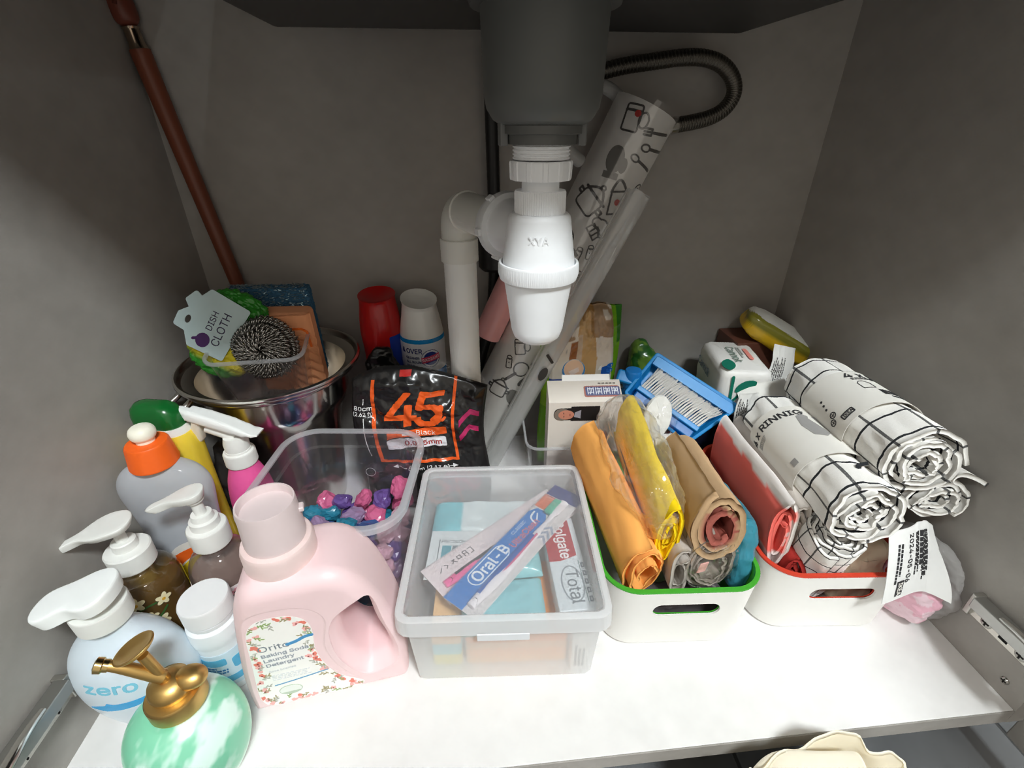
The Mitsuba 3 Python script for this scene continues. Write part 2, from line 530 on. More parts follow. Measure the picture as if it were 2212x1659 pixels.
WHITE = C(226, 228, 230)
t = Thing('bottle_trap', 'white plastic bottle trap below the drain strainer', 'drain trap', at(AX, AY, 0))
thread = [(0, 0.4505)]
for k in range(4):
    z = 0.4515 + k * 0.0026
    thread += [(0.0205, z), (0.0217, z + 0.0008), (0.0217, z + 0.0014), (0.0205, z + 0.0022)]
thread += [(0.0205, 0.4618), (0, 0.4618)]
t.part('threaded_neck', lathe(thread, 64), ('satin', WHITE), smooth=30)
rib = lambda n, d: (lambda th, z: 1 + d * (np.cos(th * n) > 0.55))
t.part('union_nut', lathe([(0.0205, 0.4375), (0.0228, 0.4375), (0.0232, 0.4390), (0.0236, 0.4495), (0.0230, 0.4508), (0.0205, 0.4508)], 192, rib=rib(12, 0.03)), ('satin', WHITE), smooth=30)
t.part('inlet_tube', lathe([(0, 0.428), (0.0146, 0.428), (0.0146, 0.440), (0, 0.440)], 48), ('satin', WHITE), smooth=40)
t.part('knurled_nut', lathe([(0.0140, 0.4130), (0.0193, 0.4130), (0.0200, 0.4142), (0.0200, 0.4285), (0.0192, 0.4300), (0.0140, 0.4300)], 360, rib=rib(72, 0.014)), ('satin', WHITE), smooth=30)
bd = t.part('body', lathe([(0, 0.370), (0.0300, 0.370), (0.0298, 0.376), (0.0268, 0.396), (0.0252, 0.4085), (0.0244, 0.4115), (0.0225, 0.4132), (0, 0.4132)], 72), ('satin', WHITE), smooth=40)
t.part('flange', lathe([(0.0296, 0.3605), (0.0325, 0.3612), (0.0336, 0.366), (0.0338, 0.373), (0.0330, 0.3748), (0.0312, 0.3748), (0.0306, 0.370), (0.0296, 0.3690)], 480, rib=lambda th, z: 1 + 0.008 * (np.cos(th * 120) > 0) * (z > 0.3625) * (z < 0.3700)), ('satin', WHITE), smooth=35)
t.part('cup', lathe([(0, 0.3030), (0.0100, 0.3032), (0.0165, 0.3050), (0.0205, 0.3090), (0.0228, 0.3160), (0.0262, 0.3410), (0.0292, 0.3612), (0, 0.3612)], 72), ('satin', WHITE), smooth=40)
# outlet towards the back left
PX, PY, PZ = 0.3480, 0.352, 0.3945
d = unit([PX - AX, PY - AY, 0])
O = np.array([AX, AY, PZ])
M = axis(O, O + d)
t.part('outlet_socket', move(lathe([(0, 0.012), (0.0205, 0.012), (0.0215, 0.030), (0.0238, 0.044), (0.0238, 0.048), (0, 0.048)], 64), M), ('satin', C(214, 216, 218)), under=bd, raw=True)
nutk = t.part('outlet_nut', move(lathe([(0.0215, 0.048), (0.0285, 0.048), (0.0292, 0.050), (0.0292, 0.056), (0.0270, 0.0575), (0.0258, 0.066), (0.0215, 0.068)], 72), M), ('satin', C(206, 208, 209)), raw=True, smooth=30)
for k in range(6):
    a = k * 60 + 25
    t.part('nut_lug', move(move(rbox(0.0285, 0.0315, -0.003, 0.003, 0.049, 0.057, 0.0008), at(rz=a)), M), ('satin', C(210, 212, 213)), under=nutk, raw=True)
em = words('XYA', 0.0058, True, 0.0006, True)
th = em[0][:, 0] / 0.0272 - math.pi / 2 - 0.16
rr = 0.0272 + em[0][:, 2]
t.part('embossed_mark', (np.stack([rr * np.cos(th), rr * np.sin(th), 0.3965 + em[0][:, 1]], 1), em[1]), ('satin', WHITE), under=bd, smooth=20)

t = Thing('drain_pipe', 'grey-white plastic drain pipe with elbow left of the bottle trap', 'pipe')
PVC = C(205, 205, 198)
p0 = O + d * 0.0685
p1 = np.array([PX, PY, PZ])
ang = np.linspace(0, np.pi / 2, 14)
rb = 0.024
mid = [p1 - d * rb * (1 - np.sin(a)) + np.array([0, 0, -rb * (1 - np.cos(a))]) for a in ang]
elbow_path = np.vstack([[p0, p0 + d * 0.02, p1 - d * (rb + 0.012)], mid, [p1 + [0, 0, -rb - 0.006], p1 + [0, 0, -rb - 0.030]]])
el = t.part('elbow', tube(elbow_path, 0.0192, 40), ('satin', PVC), smooth=40)
q0 = p1 - d * (rb + 0.002)
t.part('socket_ring', move(lathe([(0.0185, -0.003), (0.0205, -0.002), (0.0207, 0.0), (0.0185, 0.001)], 48), axis(q0, q0 - d)), ('satin', PVC), under=el)
t.part('elbow_collar', move(lathe([(0.0190, 0), (0.0212, 0), (0.0212, 0.024), (0.0203, 0.025), (0.019, 0.025)], 48), at(PX, PY, PZ - rb - 0.032)), ('satin', C(212, 212, 206)), smooth=40)
t.part('pipe', move(lathe([(0, 0.004), (0.0186, 0.004), (0.0186, 0.345), (0, 0.345)], 48), at(PX, PY, 0)), ('satin', C(222, 223, 220)), smooth=40)
t.part('floor_collar', move(lathe([(0.0186, 0.0003), (0.031, 0.0003), (0.031, 0.002), (0.0225, 0.014), (0.0220, 0.040), (0.0186, 0.041)], 48), at(PX, PY, 0)), ('satin', C(230, 231, 231)), smooth=40)

# braided supply hose looping on the back wall
def pxy(pts):
    return np.array(pts, float)


t = Thing('braided_hose', 'braided steel supply hose looping on the back wall right of the strainer', 'hose')
hp = curve([(0.418, 0.440, 0.740), (0.420, 0.452, 0.620), (0.432, 0.455, 0.540), (0.468, 0.455, 0.517), (0.532, 0.458, 0.5295), (0.585, 0.460, 0.538), (0.634, 0.460, 0.5425), (0.672, 0.459, 0.533), (0.689, 0.457, 0.509), (0.678, 0.456, 0.488), (0.650, 0.455, 0.477), (0.622, 0.454, 0.4725)], 240)
s = np.linspace(0, 1, 240)
t.part('braid', tube(hp, 0.0085, 20), ('brushed', C(92, 88, 82)))
th_ = np.linspace(0, 1, 1400)
hq = np.stack([np.interp(th_, s, hp[:, i]) for i in range(3)], 1)
tg = np.gradient(hq, axis=0)
tg /= np.linalg.norm(tg, axis=1, keepdims=True)
nb = np.cross(tg, [0, 1.0, 0])
nb /= np.linalg.norm(nb, axis=1, keepdims=True)
wires = []
for k in range(3):
    for sg in (-1, 1):
        ph = sg * th_ * 2 * np.pi * 42 + k * 2 * np.pi / 3
        wires.append(tube(hq + 0.0086 * (np.cos(ph)[:, None] * nb + np.sin(ph)[:, None] * np.array([0, 1.0, 0])), 0.0005, 4))
t.part('braid_wire', join(*wires), ('brushed', C(132, 128, 120)), kind='stuff', smooth=True)
t.part('ferrule', move(lathe([(0, 0), (0.0092, 0), (0.0095, 0.002), (0.0095, 0.010), (0.0075, 0.011), (0.0075, 0.018), (0, 0.018)], 24), axis(hp[-1], hp[-1] + (hp[-1] - hp[-3]))), ('metal', C(175, 172, 165)), smooth=30)

t = Thing('overflow_hose', 'narrow white hose curving down behind the drain strainer', 'hose')
t.whole(tube(curve([(0.548, 0.455, 0.500), (0.520, 0.440, 0.512), (0.485, 0.415, 0.500), (0.462, 0.395, 0.474), (0.472, 0.395, 0.452), (0.492, 0.405, 0.436)], 60), 0.0075, 16), ('satin', C(150, 150, 148)))

t = Thing('black_hose', 'straight black hose with a fat coupling on the back wall behind the trap', 'hose')
t.part('upper_hose', tube([(0.3925, 0.466, 0.55), (0.3945, 0.466, 0.40), (0.3950, 0.466, 0.33)], 0.0082, 16), ('satin', C(20, 20, 20)))
t.part('coupling', move(lathe([(0, 0.2985), (0.019, 0.2985), (0.023, 0.303), (0.0235, 0.340), (0.019, 0.350), (0, 0.350)], 40), at(0.3945, 0.456, 0)), ('satin', C(16, 16, 16)))
t.part('lower_hose', tube(curve([(0.394, 0.462, 0.30), (0.386, 0.466, 0.22), (0.362, 0.469, 0.13), (0.345, 0.470, 0.0095)], 40), 0.0085, 16), ('satin', C(18, 18, 18)))

# ================================================================== bottles on the left
def rring(w, d, r, n=72):
    return ring2(shapely.box(-w / 2 + r, -d / 2 + r, w / 2 - r, d / 2 - r).buffer(r, quad_segs=12), n)


def walls(levels, n=72, bottom=True):
    """single sheet: rounded rectangles (w, d, r, z) from the bottom up, with a bottom"""
    R = []
    for w, d, r, z in levels:
        p = rring(w, d, r, n)
        R.append(np.c_[p, np.full(len(p), z)])
    R = np.array(R)
    if bottom:
        c = R[0].mean(0)
        R = np.concatenate([np.array([c + (R[0] - c) * k for k in (0.001, 0.5, 0.93)]), R])
    v, f = gridmesh(R, wrap_v=True)
    return v, f[:, ::-1]


def rim(w, d, r, prof, n=96):
    """solid lip round a rounded rectangle; prof = closed list of (outward offset, z)"""
    R = np.array([np.c_[rring(w + 2 * o, d + 2 * o, r + o, n), np.full(n, z)] for o, z in prof])
    v, f = gridmesh(R, wrap_u=True, wrap_v=True)
    m = trimesh.Trimesh(v, f, process=False)
    return (v, f) if m.volume > 0 else (v, f[:, ::-1])


def pump_head(t, M, mat, w=0.013, length=0.045, thick=0.006, nozzle=0.0045, droop=0.008, up=0.0, name='pump_head'):
    """flat-topped dispenser head: an oval press plate running out into a nozzle along local -x"""
    o = [(w * 0.95, 0), (w * 0.7, w * 0.72), (0, w * 0.95), (-w * 0.9, w * 0.75), (-length * 0.62, nozzle * 1.1), (-length, nozzle * 0.8), (-length - 0.002, 0)]
    o = np.array(o + [(x, -y) for x, y in o[-2:0:-1]])
    o = curve(o, 64, True)
    rings = []
    for k, (z, s) in enumerate(((-thick, 0.72), (-thick * .9, 0.86), (-thick * .35, 0.98), (-thick * .1, 1.0), (0, 0.95), (0.0004, 0.6))):
        p = o * s
        zz = z - droop * np.clip(-p[:, 0] / length, 0, 1) ** 1.5 + up * (p[:, 0] / length)
        rings.append(np.c_[p, zz])
    return t.part(name, move(capped(rings), M), mat, smooth=40)


PW = ('satin', C(222, 223, 219))

# 1 green glass-like pump bottle in front
t = Thing('pump_bottle', 'pearly green round bottle with a bronze pump at the front left corner', 'bottle', at(0.119, 0.027, 0))


def pearl(p, n, uv):
    a = mikit.fbm(p.x * 38 + 5, p.y * 38, p.z * 30 - p.x * 34, 4)
    return mikit.mix((0.20, 0.58, 0.38), (0.68, 0.88, 0.80), mikit.smoothstep(0.42, 0.60, a))


scene['pearl_green'] = {'type': 'principled', 'base_color': mikit.proc(pearl), 'roughness': 0.22, 'specular': 0.6, 'clearcoat': 0.8, 'clearcoat_gloss': 0.9}
prof = curve([(0.0005, 0.0004), (0.018, 0.0003), (0.0265, 0.0035), (0.0345, 0.016), (0.0408, 0.034), (0.0425, 0.052), (0.0385, 0.071), (0.0285, 0.0845), (0.019, 0.0895)], 60)
prof = np.vstack([prof, [(0.012, 0.0905), (0.0001, 0.0905)]])
t.part('bottle', lathe(prof, 72, 1.0, 0.93), 'pearl_green', smooth=50)
GOLD = ('brushed', C(214, 176, 108))
t.M = t.M @ at(0.005, 0.002, 0.0035)
cl = t.part('collar', lathe([(0, 0.0885), (0.0185, 0.0885), (0.0195, 0.090), (0.0195, 0.1015), (0.0183, 0.1035), (0.0135, 0.1045), (0, 0.1045)], 64), GOLD, smooth=35)
t.part('gland', lathe([(0.0001, 0.104), (0.0135, 0.104), (0.0148, 0.109), (0.0135, 0.1145), (0.008, 0.118), (0.0001, 0.1185)], 48, 1.0, 1.0), GOLD, smooth=50)
t.part('knob', move(lathe(curve([(0.0001, -0.0075), (0.006, -0.006), (0.0095, 0), (0.006, 0.006), (0.0001, 0.0075)], 24), 32, 1.25, 1.0), at(0.0135, 0.003, 0.1125)), GOLD, smooth=60)
t.part('stem', tube([(0, 0, 0.115), (-0.003, 0, 0.130), (-0.006, 0, 0.147)], 0.0036, 16), GOLD)
M = at(-0.009, 0.001, 0.1515, rz=-4, ry=-24)
t.part('press_plate', move(lathe(curve([(0.0001, -0.002), (0.008, -0.0012), (0.0128, 0.002), (0.0132, 0.0032), (0.0122, 0.0036), (0.007, 0.0016), (0.0001, 0.001)], 40), 48, 1.15, 0.95), M), GOLD, smooth=50)
t.part('spout', tube(curve([(-0.001, 0.000, 0.121), (-0.010, -0.002, 0.131), (-0.0205, -0.004, 0.1425), (-0.0265, -0.005, 0.147)], 24), np.linspace(0.0052, 0.0036, 24), 16), GOLD)
t.part('nozzle', move(lathe([(0, 0), (0.0042, 0), (0.0042, 0.003), (0.0052, 0.0035), (0.0052, 0.0075), (0.0030, 0.0085), (0, 0.0085)], 24), axis((-0.0255, -0.0048, 0.1462), (-0.040, -0.007, 0.153))), ('metal', C(214, 190, 130)), smooth=30, label='pale brass nozzle tip')

# 2 white-blue lotion pump
t = Thing('pump_bottle', 'pale blue-white round pump bottle with a blue fish print at the left wall', 'bottle', at(0.052, 0.082, 0, rz=-6))
prof = curve([(0.0005, 0.0004), (0.022, 0.0003), (0.030, 0.003), (0.040, 0.018), (0.0482, 0.042), (0.0495, 0.064), (0.043, 0.088), (0.029, 0.106), (0.0195, 0.117), (0.0165, 0.126)], 70)
prof2 = np.vstack([prof, [(0.0001, 0.1262)]])
SY = 0.66
t.part('bottle', lathe(prof2, 80, 1.0, SY), ('gloss', C(205, 217, 226)), smooth=50)
t.part('pump_collar', lathe([(0.0001, 0.125), (0.0185, 0.125), (0.0195, 0.1262), (0.0198, 0.141), (0.0190, 0.1425), (0.0001, 0.1425)], 56), PW, smooth=35)


def front(prof, sx, sy, cx=0.0, off=0.0003):
    """prints (x, z, out) on the front (-y) of a lathed body"""
    pr = np.asarray(prof)
    o = np.argsort(pr[:, 1])
    def fn(v):
        r = np.interp(v[:, 1], pr[o, 1], pr[o, 0])
        th = -np.pi / 2 + (v[:, 0] - cx) / (np.maximum(r, 0.004) * (sx + sy) / 2)
        rr = r + off + v[:, 2]
        return np.stack([rr * np.cos(th) * sx, rr * np.sin(th) * sy, v[:, 1]], 1)
    return fn


fn = front(prof, 1.0, SY)
m = words('zero', 0.0105, True)
big = affinity.scale(Point(0, 0).buffer(1), 1, 1)
t.part('printed_word', printed(fn, (m[0] * [1.2, 1, 1] + [-0.014, 0.073, 0], m[1]), 0.003), ('satin', C(122, 190, 212)))
fish = affinity.translate(Polygon([(-0.026, 0.0215), (-0.018, 0.0255), (-0.008, 0.0285), (0.004, 0.0305), (0.016, 0.0330), (0.020, 0.0360), (0.019, 0.0320), (0.022, 0.0280), (0.016, 0.0290), (0.006, 0.0250), (-0.004, 0.0225), (-0.014, 0.0205)]), 0.010, 0.031).buffer(0.0006)
fin = affinity.translate(Polygon([(-0.014, 0.0255), (-0.011, 0.0305), (-0.006, 0.0285)]), 0.010, 0.031).buffer(0.0004)
v, f = flat(fish.union(fin))
t.part('printed_fish', printed(fn, (v, f), 0.003), ('satin', C(64, 160, 214)))
hd = t.part('pump_neck', lathe([(0.0001, 0.142), (0.0120, 0.142), (0.0125, 0.152), (0.0001, 0.152)], 40), PW, smooth=40)
o = np.array([(0.021, 0.002), (0.017, 0.014), (0.004, 0.019), (-0.012, 0.0165), (-0.024, 0.0155), (-0.034, 0.013), (-0.039, 0.004), (-0.037, -0.009), (-0.027, -0.0145), (-0.012, -0.0125), (0.000, -0.0185), (0.014, -0.016)])
o = curve(o, 72, True)
rings = []
for z, s in ((-0.012, 0.86), (-0.0115, 0.93), (-0.003, 0.995), (-0.001, 1.0), (0.0004, 0.985), (0.0012, 0.94), (0.0015, 0.6)):
    p = o * s
    rings.append(np.c_[p, z - 0.0045 * np.clip(-p[:, 0] / 0.039, -0.4, 1)])
t.part('pump_head', move(capped(rings), at(0.000, -0.002, 0.1600, rz=18, ry=-6)), ('satin', C(238, 242, 241)), smooth=45)

# 3 small white jar
t = Thing('jar', 'small white screw-top jar with a blue label left of the pink detergent bottle', 'jar', at(0.1105, 0.107, 0))
t.part('jar', lathe([(0, 0.0004), (0.0195, 0.0004), (0.0205, 0.0015), (0.0208, 0.062), (0.0222, 0.066), (0.0228, 0.074), (0.0215, 0.083), (0.0165, 0.0865), (0, 0.0865)], 56), ('satin', C(228, 232, 234)), smooth=45)
t.part('neck_ring', lathe([(0, 0.0862), (0.0192, 0.0862), (0.0197, 0.0875), (0.0197, 0.0905), (0.018, 0.0915), (0, 0.0915)], 56), ('satin', C(224, 226, 228)), smooth=35)
t.part('cap', lathe([(0, 0.0916), (0.0196, 0.0916), (0.0207, 0.0926), (0.0207, 0.1085), (0.0196, 0.1105), (0.010, 0.1108), (0, 0.1108)], 180, rib=lambda th, z: 1 + 0.008 * (np.cos(60 * th) > 0.2) * (z > 0.0935) * (z < 0.107)), ('satin', C(226, 227, 228)), smooth=40)
pl_ = [(0.0209, 0.008), (0.0209, 0.058)]
fn = front(pl_, 1, 1)
v, f = flat(rrect(-0.0270, 0.0330, 0.010, 0.056, 0.002))
lb = t.part('paper_label', printed(fn, (v, f), 0.002), ('satin', C(206, 224, 234)))
rng = np.random.default_rng(3)
fn2 = front([(0.0213, 0.008), (0.0213, 0.058)], 1, 1)
v, f = flat(shapely.union_all([rrect(-0.024, 0.010, 0.041, 0.050, 0.002), rrect(-0.024, 0.028, 0.016, 0.024, 0.002), rrect(0.014, 0.030, 0.032, 0.046, 0.003)]))
t.part('printed_bands', printed(fn2, (v, f), 0.003), ('satin', C(96, 178, 214)), under=lb)
v, f = lines(rng, 0.034, 0.014, 4)
t.part('small_print', printed(fn2, (v + [-0.022, 0.0255, 0], f), 0.003), ('satin', C(60, 120, 170)), under=lb)

# 4 amber pump bottle with flowers
t = Thing('pump_bottle', 'amber see-through pump bottle with cream flower print behind the pale blue bottle', 'bottle', at(0.037, 0.1435, 0, rz=4))
prof = np.vstack([[(0.0285, 0.0006)], curve([(0.0295, 0.004), (0.0300, 0.030), (0.0300, 0.085), (0.0292, 0.099), (0.0240, 0.1095), (0.0150, 0.1145), (0.0125, 0.1215)], 40)])
t.part('bottle', sheet_lathe(np.vstack([[(0.0002, 0.0006)], prof]), 64), 'amber', smooth=40)
t.part('liquid', lathe([(0, 0.002), (0.0282, 0.002), (0.0286, 0.030), (0.0286, 0.086), (0.0270, 0.0965), (0, 0.0965)], 48), ('gloss', C(128, 106, 58)), smooth=40)
t.part('dip_tube', tube([(0, 0, 0.0968), (0, 0, 0.120)], 0.0105, 20), ('satin', C(196, 192, 176)))
fn = front(prof, 1, 1)
stems = []
fn2 = front(prof, 1, 1, off=0.0007)
for cx, cz, r, a0 in ((-0.012, 0.0905, 0.0085, 0), (0.006, 0.0955, 0.0070, 20), (0.0125, 0.0765, 0.0055, 10), (0.0175, 0.0675, 0.0070, 40), (-0.004, 0.0785, 0.0085, 0), (0.026, 0.090, 0.006, 0), (-0.020, 0.068, 0.007, 5)):
    pet = [Point(cx, cz).buffer(r * 0.3, quad_segs=3)]
    for k in range(5):
        a = math.radians(a0 + 72 * k)
        pet.append(affinity.translate(affinity.rotate(affinity.scale(Point(0, 0).buffer(1, quad_segs=4), r * 0.58, r * 0.36), math.degrees(a)), cx + r * 0.55 * math.cos(a), cz + r * 0.55 * math.sin(a)))
    fk = t.part('printed_flower', printed(fn, flat(shapely.union_all(pet)), 0.003), ('satin', C(226, 216, 176)))
    t.part('printed_centre', printed(fn2, flat(Point(cx, cz).buffer(r * 0.26, quad_segs=3)), 0.003), ('satin', C(205, 160, 60)), under=fk)
for p in ([(-0.022, 0.060), (-0.008, 0.072), (0.004, 0.086)], [(-0.002, 0.080), (0.010, 0.089), (0.020, 0.090)], [(0.002, 0.066), (0.014, 0.070), (0.026, 0.080)]):
    stems.append(stroke(curve([(a, b, 0) for a, b in p], 10)[:, :2], 0.0018))
t.part('printed_stems', printed(front(prof, 1, 1, off=0.0001), flat(shapely.union_all(stems)), 0.003), ('satin', C(52, 92, 44)))
t.part('pump_collar', lathe([(0, 0.119), (0.0168, 0.119), (0.0180, 0.1205), (0.0183, 0.138), (0.0172, 0.1395), (0.0098, 0.1405), (0.0096, 0.148), (0.0085, 0.149), (0, 0.149)], 160, rib=lambda th, z: 1 + 0.006 * (np.cos(40 * th) > 0.2) * (z < 0.1375) * (z > 0.121)), PW, smooth=35)
t.part('stem', tube([(0, 0, 0.1485), (-0.001, 0, 0.164)], 0.0046, 16), PW)
pump_head(t, at(-0.002, -0.001, 0.1705, rz=14, ry=-4), PW, w=0.0165, length=0.046, thick=0.0075, nozzle=0.0042, droop=0.010)

# 5 clear pump bottle with pink label
t = Thing('pump_bottle', 'clear pump bottle with a pink flower label between amber bottle and pink detergent', 'bottle', at(0.0955, 0.166, 0))
prof = np.vstack([[(0.0280, 0.0006)], curve([(0.0292, 0.004), (0.0295, 0.030), (0.0295, 0.072), (0.0290, 0.086), (0.0262, 0.098), (0.0200, 0.107), (0.0145, 0.112), (0.0130, 0.118)], 40)])
t.part('bottle', sheet_lathe(np.vstack([[(0.0002, 0.0006)], prof]), 64), 'pet_clear', smooth=40)
t.part('lotion', lathe([(0, 0.002), (0.0276, 0.002), (0.0280, 0.074), (0.0262, 0.088), (0, 0.088)], 48), ('gloss', C(148, 128, 120)), smooth=40)
lab = front(prof, 1, 1, off=0.0002)
v, f = flat(rrect(-0.055, 0.055, 0.020, 0.079, 0.002))
lb = t.part('paper_label', printed(lab, (v, f), 0.003), ('satin', C(232, 222, 222)))
rng = np.random.default_rng(5)
lab2 = front(prof, 1, 1, off=0.0006)
pet, dk = [], []
for k in range(34):
    cx, cz = rng.uniform(-0.05, 0.05), 0.074 - abs(rng.normal(0, 0.005))
    pet.append(Point(cx, cz).buffer(rng.uniform(0.0012, 0.0032), quad_segs=3))
    if k % 6 == 0:
        dk.append(Polygon([(cx, cz), (cx + 0.006, cz + 0.003), (cx + 0.003, cz - 0.002)]))
t.part('printed_petals', printed(lab2, flat(shapely.union_all(pet).intersection(shapely.box(-.054, .021, .054, .078))), 0.003), ('satin', C(214, 150, 160)), under=lb, kind='stuff')
t.part('printed_leaves', printed(front(prof, 1, 1, off=0.0009), flat(shapely.union_all(dk).intersection(shapely.box(-.054, .021, .054, .078))), 0.003), ('satin', C(70, 84, 74)), under=lb, kind='stuff')
t.part('pump_collar', lathe([(0, 0.1165), (0.0165, 0.1165), (0.0175, 0.1180), (0.0178, 0.1375), (0.0168, 0.1390), (0.0128, 0.1400), (0.0125, 0.1475), (0.0100, 0.1490), (0.0088, 0.1545), (0, 0.1545)], 72), PW, smooth=35)
t.part('stem', tube([(0, 0, 0.154), (-0.001, 0, 0.172)], 0.0050, 16), PW)
t.part('head_ring', move(lathe([(0, 0), (0.0078, 0), (0.0085, 0.002), (0.0078, 0.004), (0, 0.004)], 32), at(-0.001, 0, 0.170)), PW, smooth=40)
pump_head(t, at(-0.002, -0.001, 0.1815, rz=10, ry=-5), PW, w=0.0120, length=0.038, thick=0.0085, nozzle=0.0040, droop=0.008)

# 6 dish soap bottle with orange cap
t = Thing('dish_soap_bottle', 'grey translucent dish soap bottle with an orange cap and cream nozzle', 'bottle', at(0.0445, 0.2065, 0, rz=3))
prof = np.vstack([[(0.0002, 0.0005), (0.036, 0.0005)], curve([(0.0385, 0.004), (0.0390, 0.040), (0.0375, 0.090), (0.0400, 0.128), (0.0430, 0.150), (0.0420, 0.164), (0.0340, 0.178), (0.0200, 0.187), (0.0140, 0.190)], 60)])
SYD = 0.48
t.part('bottle', sheet_lathe(prof, 80, 1, SYD), 'soap_clear', smooth=50)
t.part('liquid', lathe(np.vstack([prof[1:30] * [0.96, 1] + [0, 0.001], [(0.0001, prof[29, 1] + 0.001)]]), 64, 1, SYD), ('gloss', C(196, 198, 200)), smooth=40)
fn = front(prof[2:], 1, SYD)
v, f = flat(affinity.scale(Point(0.012, 0.060).buffer(1, quad_segs=12), 0.026, 0.036))
lb = t.part('paper_label', printed(fn, (v, f), 0.004), ('gloss', C(226, 222, 214)))
cut = affinity.scale(Point(0.012, 0.060).buffer(1, quad_segs=12), 0.0255, 0.0355)
band = lambda r0, r1: Point(0.026, 0.045).buffer(r1, quad_segs=16).difference(Point(0.026, 0.045).buffer(r0, quad_segs=16)).intersection(cut)
fn2 = front(prof[2:], 1, SYD, off=0.0007)
t.part('printed_band', printed(fn2, flat(band(0.036, 0.046)), 0.004), ('gloss', C(232, 100, 34)), under=lb)
t.part('printed_band', printed(fn2, flat(band(0.018, 0.0345)), 0.004), ('gloss', C(226, 200, 44)), under=lb)
t.part('printed_band', printed(fn2, flat(band(0.004, 0.0165)), 0.004), ('gloss', C(96, 140, 60)), under=lb)
t.part('cap', lathe([(0, 0.186), (0.0205, 0.186), (0.0212, 0.188), (0.0185, 0.209), (0.0172, 0.2108), (0.0100, 0.2115), (0, 0.2115)], 64), ('satin', C(236, 98, 26)), smooth=40)
t.part('nozzle', lathe(np.vstack([[(0, 0.211), (0.0078, 0.211), (0.0078, 0.2145)], curve([(0.0100, 0.2165), (0.0112, 0.221), (0.0095, 0.2262), (0.005, 0.2288), (0.0001, 0.2295)], 20)]), 40), ('satin', C(236, 232, 216)), smooth=45)

# 7 yellow bottle with green cap
t = Thing('cleaner_bottle', 'yellow flat bottle with a dark green cap behind the dish soap', 'bottle', at(0.0345, 0.2500, 0, rz=-10))
S = []
for z, w, d in ((0.0005, 0.052, 0.030), (0.004, 0.058, 0.034), (0.05, 0.060, 0.036), (0.11, 0.060, 0.036), (0.150, 0.061, 0.036), (0.178, 0.062, 0.036), (0.190, 0.060, 0.035), (0.196, 0.054, 0.032)):
    p = rring(w, d, min(w, d) * 0.42, 64)
    S.append(np.c_[p[:, 0] + 0.03 * max(0, (0.15 - z)) * 0.2, p[:, 1], np.full(64, z)])
t.part('bottle', capped(S), ('gloss', C(226, 198, 62)), smooth=50)
S = []
for z, w, d in ((0.1955, 0.053, 0.031), (0.1985, 0.053, 0.031), (0.2035, 0.050, 0.029)):
    p = rring(w, d, min(w, d) * 0.45, 64)
    S.append(np.c_[p, np.full(64, z)])
t.part('shoulder', capped(S), ('gloss', C(226, 226, 220)), smooth=40)
S = []
for z, w, d, x in ((0.2036, 0.047, 0.027, 0), (0.207, 0.050, 0.029, -0.001), (0.216, 0.049, 0.028, -0.002), (0.223, 0.044, 0.024, -0.003), (0.2275, 0.034, 0.016, -0.004), (0.2290, 0.020, 0.008, -0.005)):
    p = rring(w, d, min(w, d) * 0.47, 64)
    S.append(np.c_[p[:, 0] + x, p[:, 1], z - 0.10 * (p[:, 0]) * (z - 0.2)])
t.part('cap', capped(S), ('gloss', C(16, 92, 38)), smooth=50)
py = plate(frame((0, -0.0184, 0), (1, 0, 0), (0, 0, 1)))
t.part('printed_triangle', printed(py, flat(Polygon([(-0.016, 0.172), (0.006, 0.180), (-0.010, 0.184)]))), ('gloss', C(196, 40, 30)), smooth=False)
t.part('printed_arc', printed(py, flat(Point(-0.004, 0.140).buffer(0.024).difference(Point(-0.004, 0.138).buffer(0.0225)))), ('gloss', C(24, 84, 40)), smooth=False)

# 8 pink spray bottle
t = Thing('spray_bottle', 'pink spray bottle with a white trigger head beside the clear pod box', 'bottle', at(0.1015, 0.2465, 0, rz=-8))
prof = np.vstack([[(0.0001, 0.0005), (0.022, 0.0005)], curve([(0.0240, 0.003), (0.0245, 0.030), (0.0245, 0.085), (0.0235, 0.110), (0.0200, 0.132), (0.0155, 0.146), (0.0140, 0.152)], 40)])
t.part('bottle', lathe(np.vstack([prof, [(0.0001, 0.152)]]), 56, 0.98, 0.98), ('satin', C(224, 88, 152)), smooth=50)
t.part('collar', lathe([(0, 0.1515), (0.0155, 0.1515), (0.0162, 0.1530), (0.0160, 0.1660), (0.0150, 0.1675), (0.0130, 0.1680), (0.0128, 0.1700), (0, 0.1700)], 200, rib=lambda th, z: 1 + 0.02 * (np.cos(th * 28) > 0.1) * (z > 0.1535) * (z < 0.165)), PW, smooth=35)
t.part('head_base', lathe([(0, 0.1698), (0.0122, 0.1698), (0.0125, 0.178), (0.0105, 0.186), (0, 0.187)], 40), PW, smooth=40)
hdM = at(-0.004, 0, 0.1975, ry=19)
S = []
for x, w, h, z in ((-0.050, 0.0085, 0.0085, 0.0015), (-0.0495, 0.0105, 0.0110, 0.0015), (-0.040, 0.0110, 0.0120, 0.0015), (-0.0385, 0.0170, 0.0125, 0.0030), (-0.020, 0.0185, 0.0130, 0.0035), (0.005, 0.0190, 0.0115, 0.0030), (0.020, 0.0185, 0.0080, 0.0020), (0.0290, 0.0175, 0.0040, 0.0028), (0.0345, 0.0150, 0.0022, 0.0050)):
    p = rring(w, h, min(w, h) * 0.35, 40)
    S.append(np.c_[np.full(40, x), p[:, 0], p[:, 1] + z])
t.part('head_cover', move(capped(S), hdM), ('satin', C(226, 228, 226)), smooth=45)
t.part('piston_tube', move(tube([(-0.020, 0, -0.0085), (0.010, 0, -0.0100)], 0.0058, 18), hdM), PW)
S = []
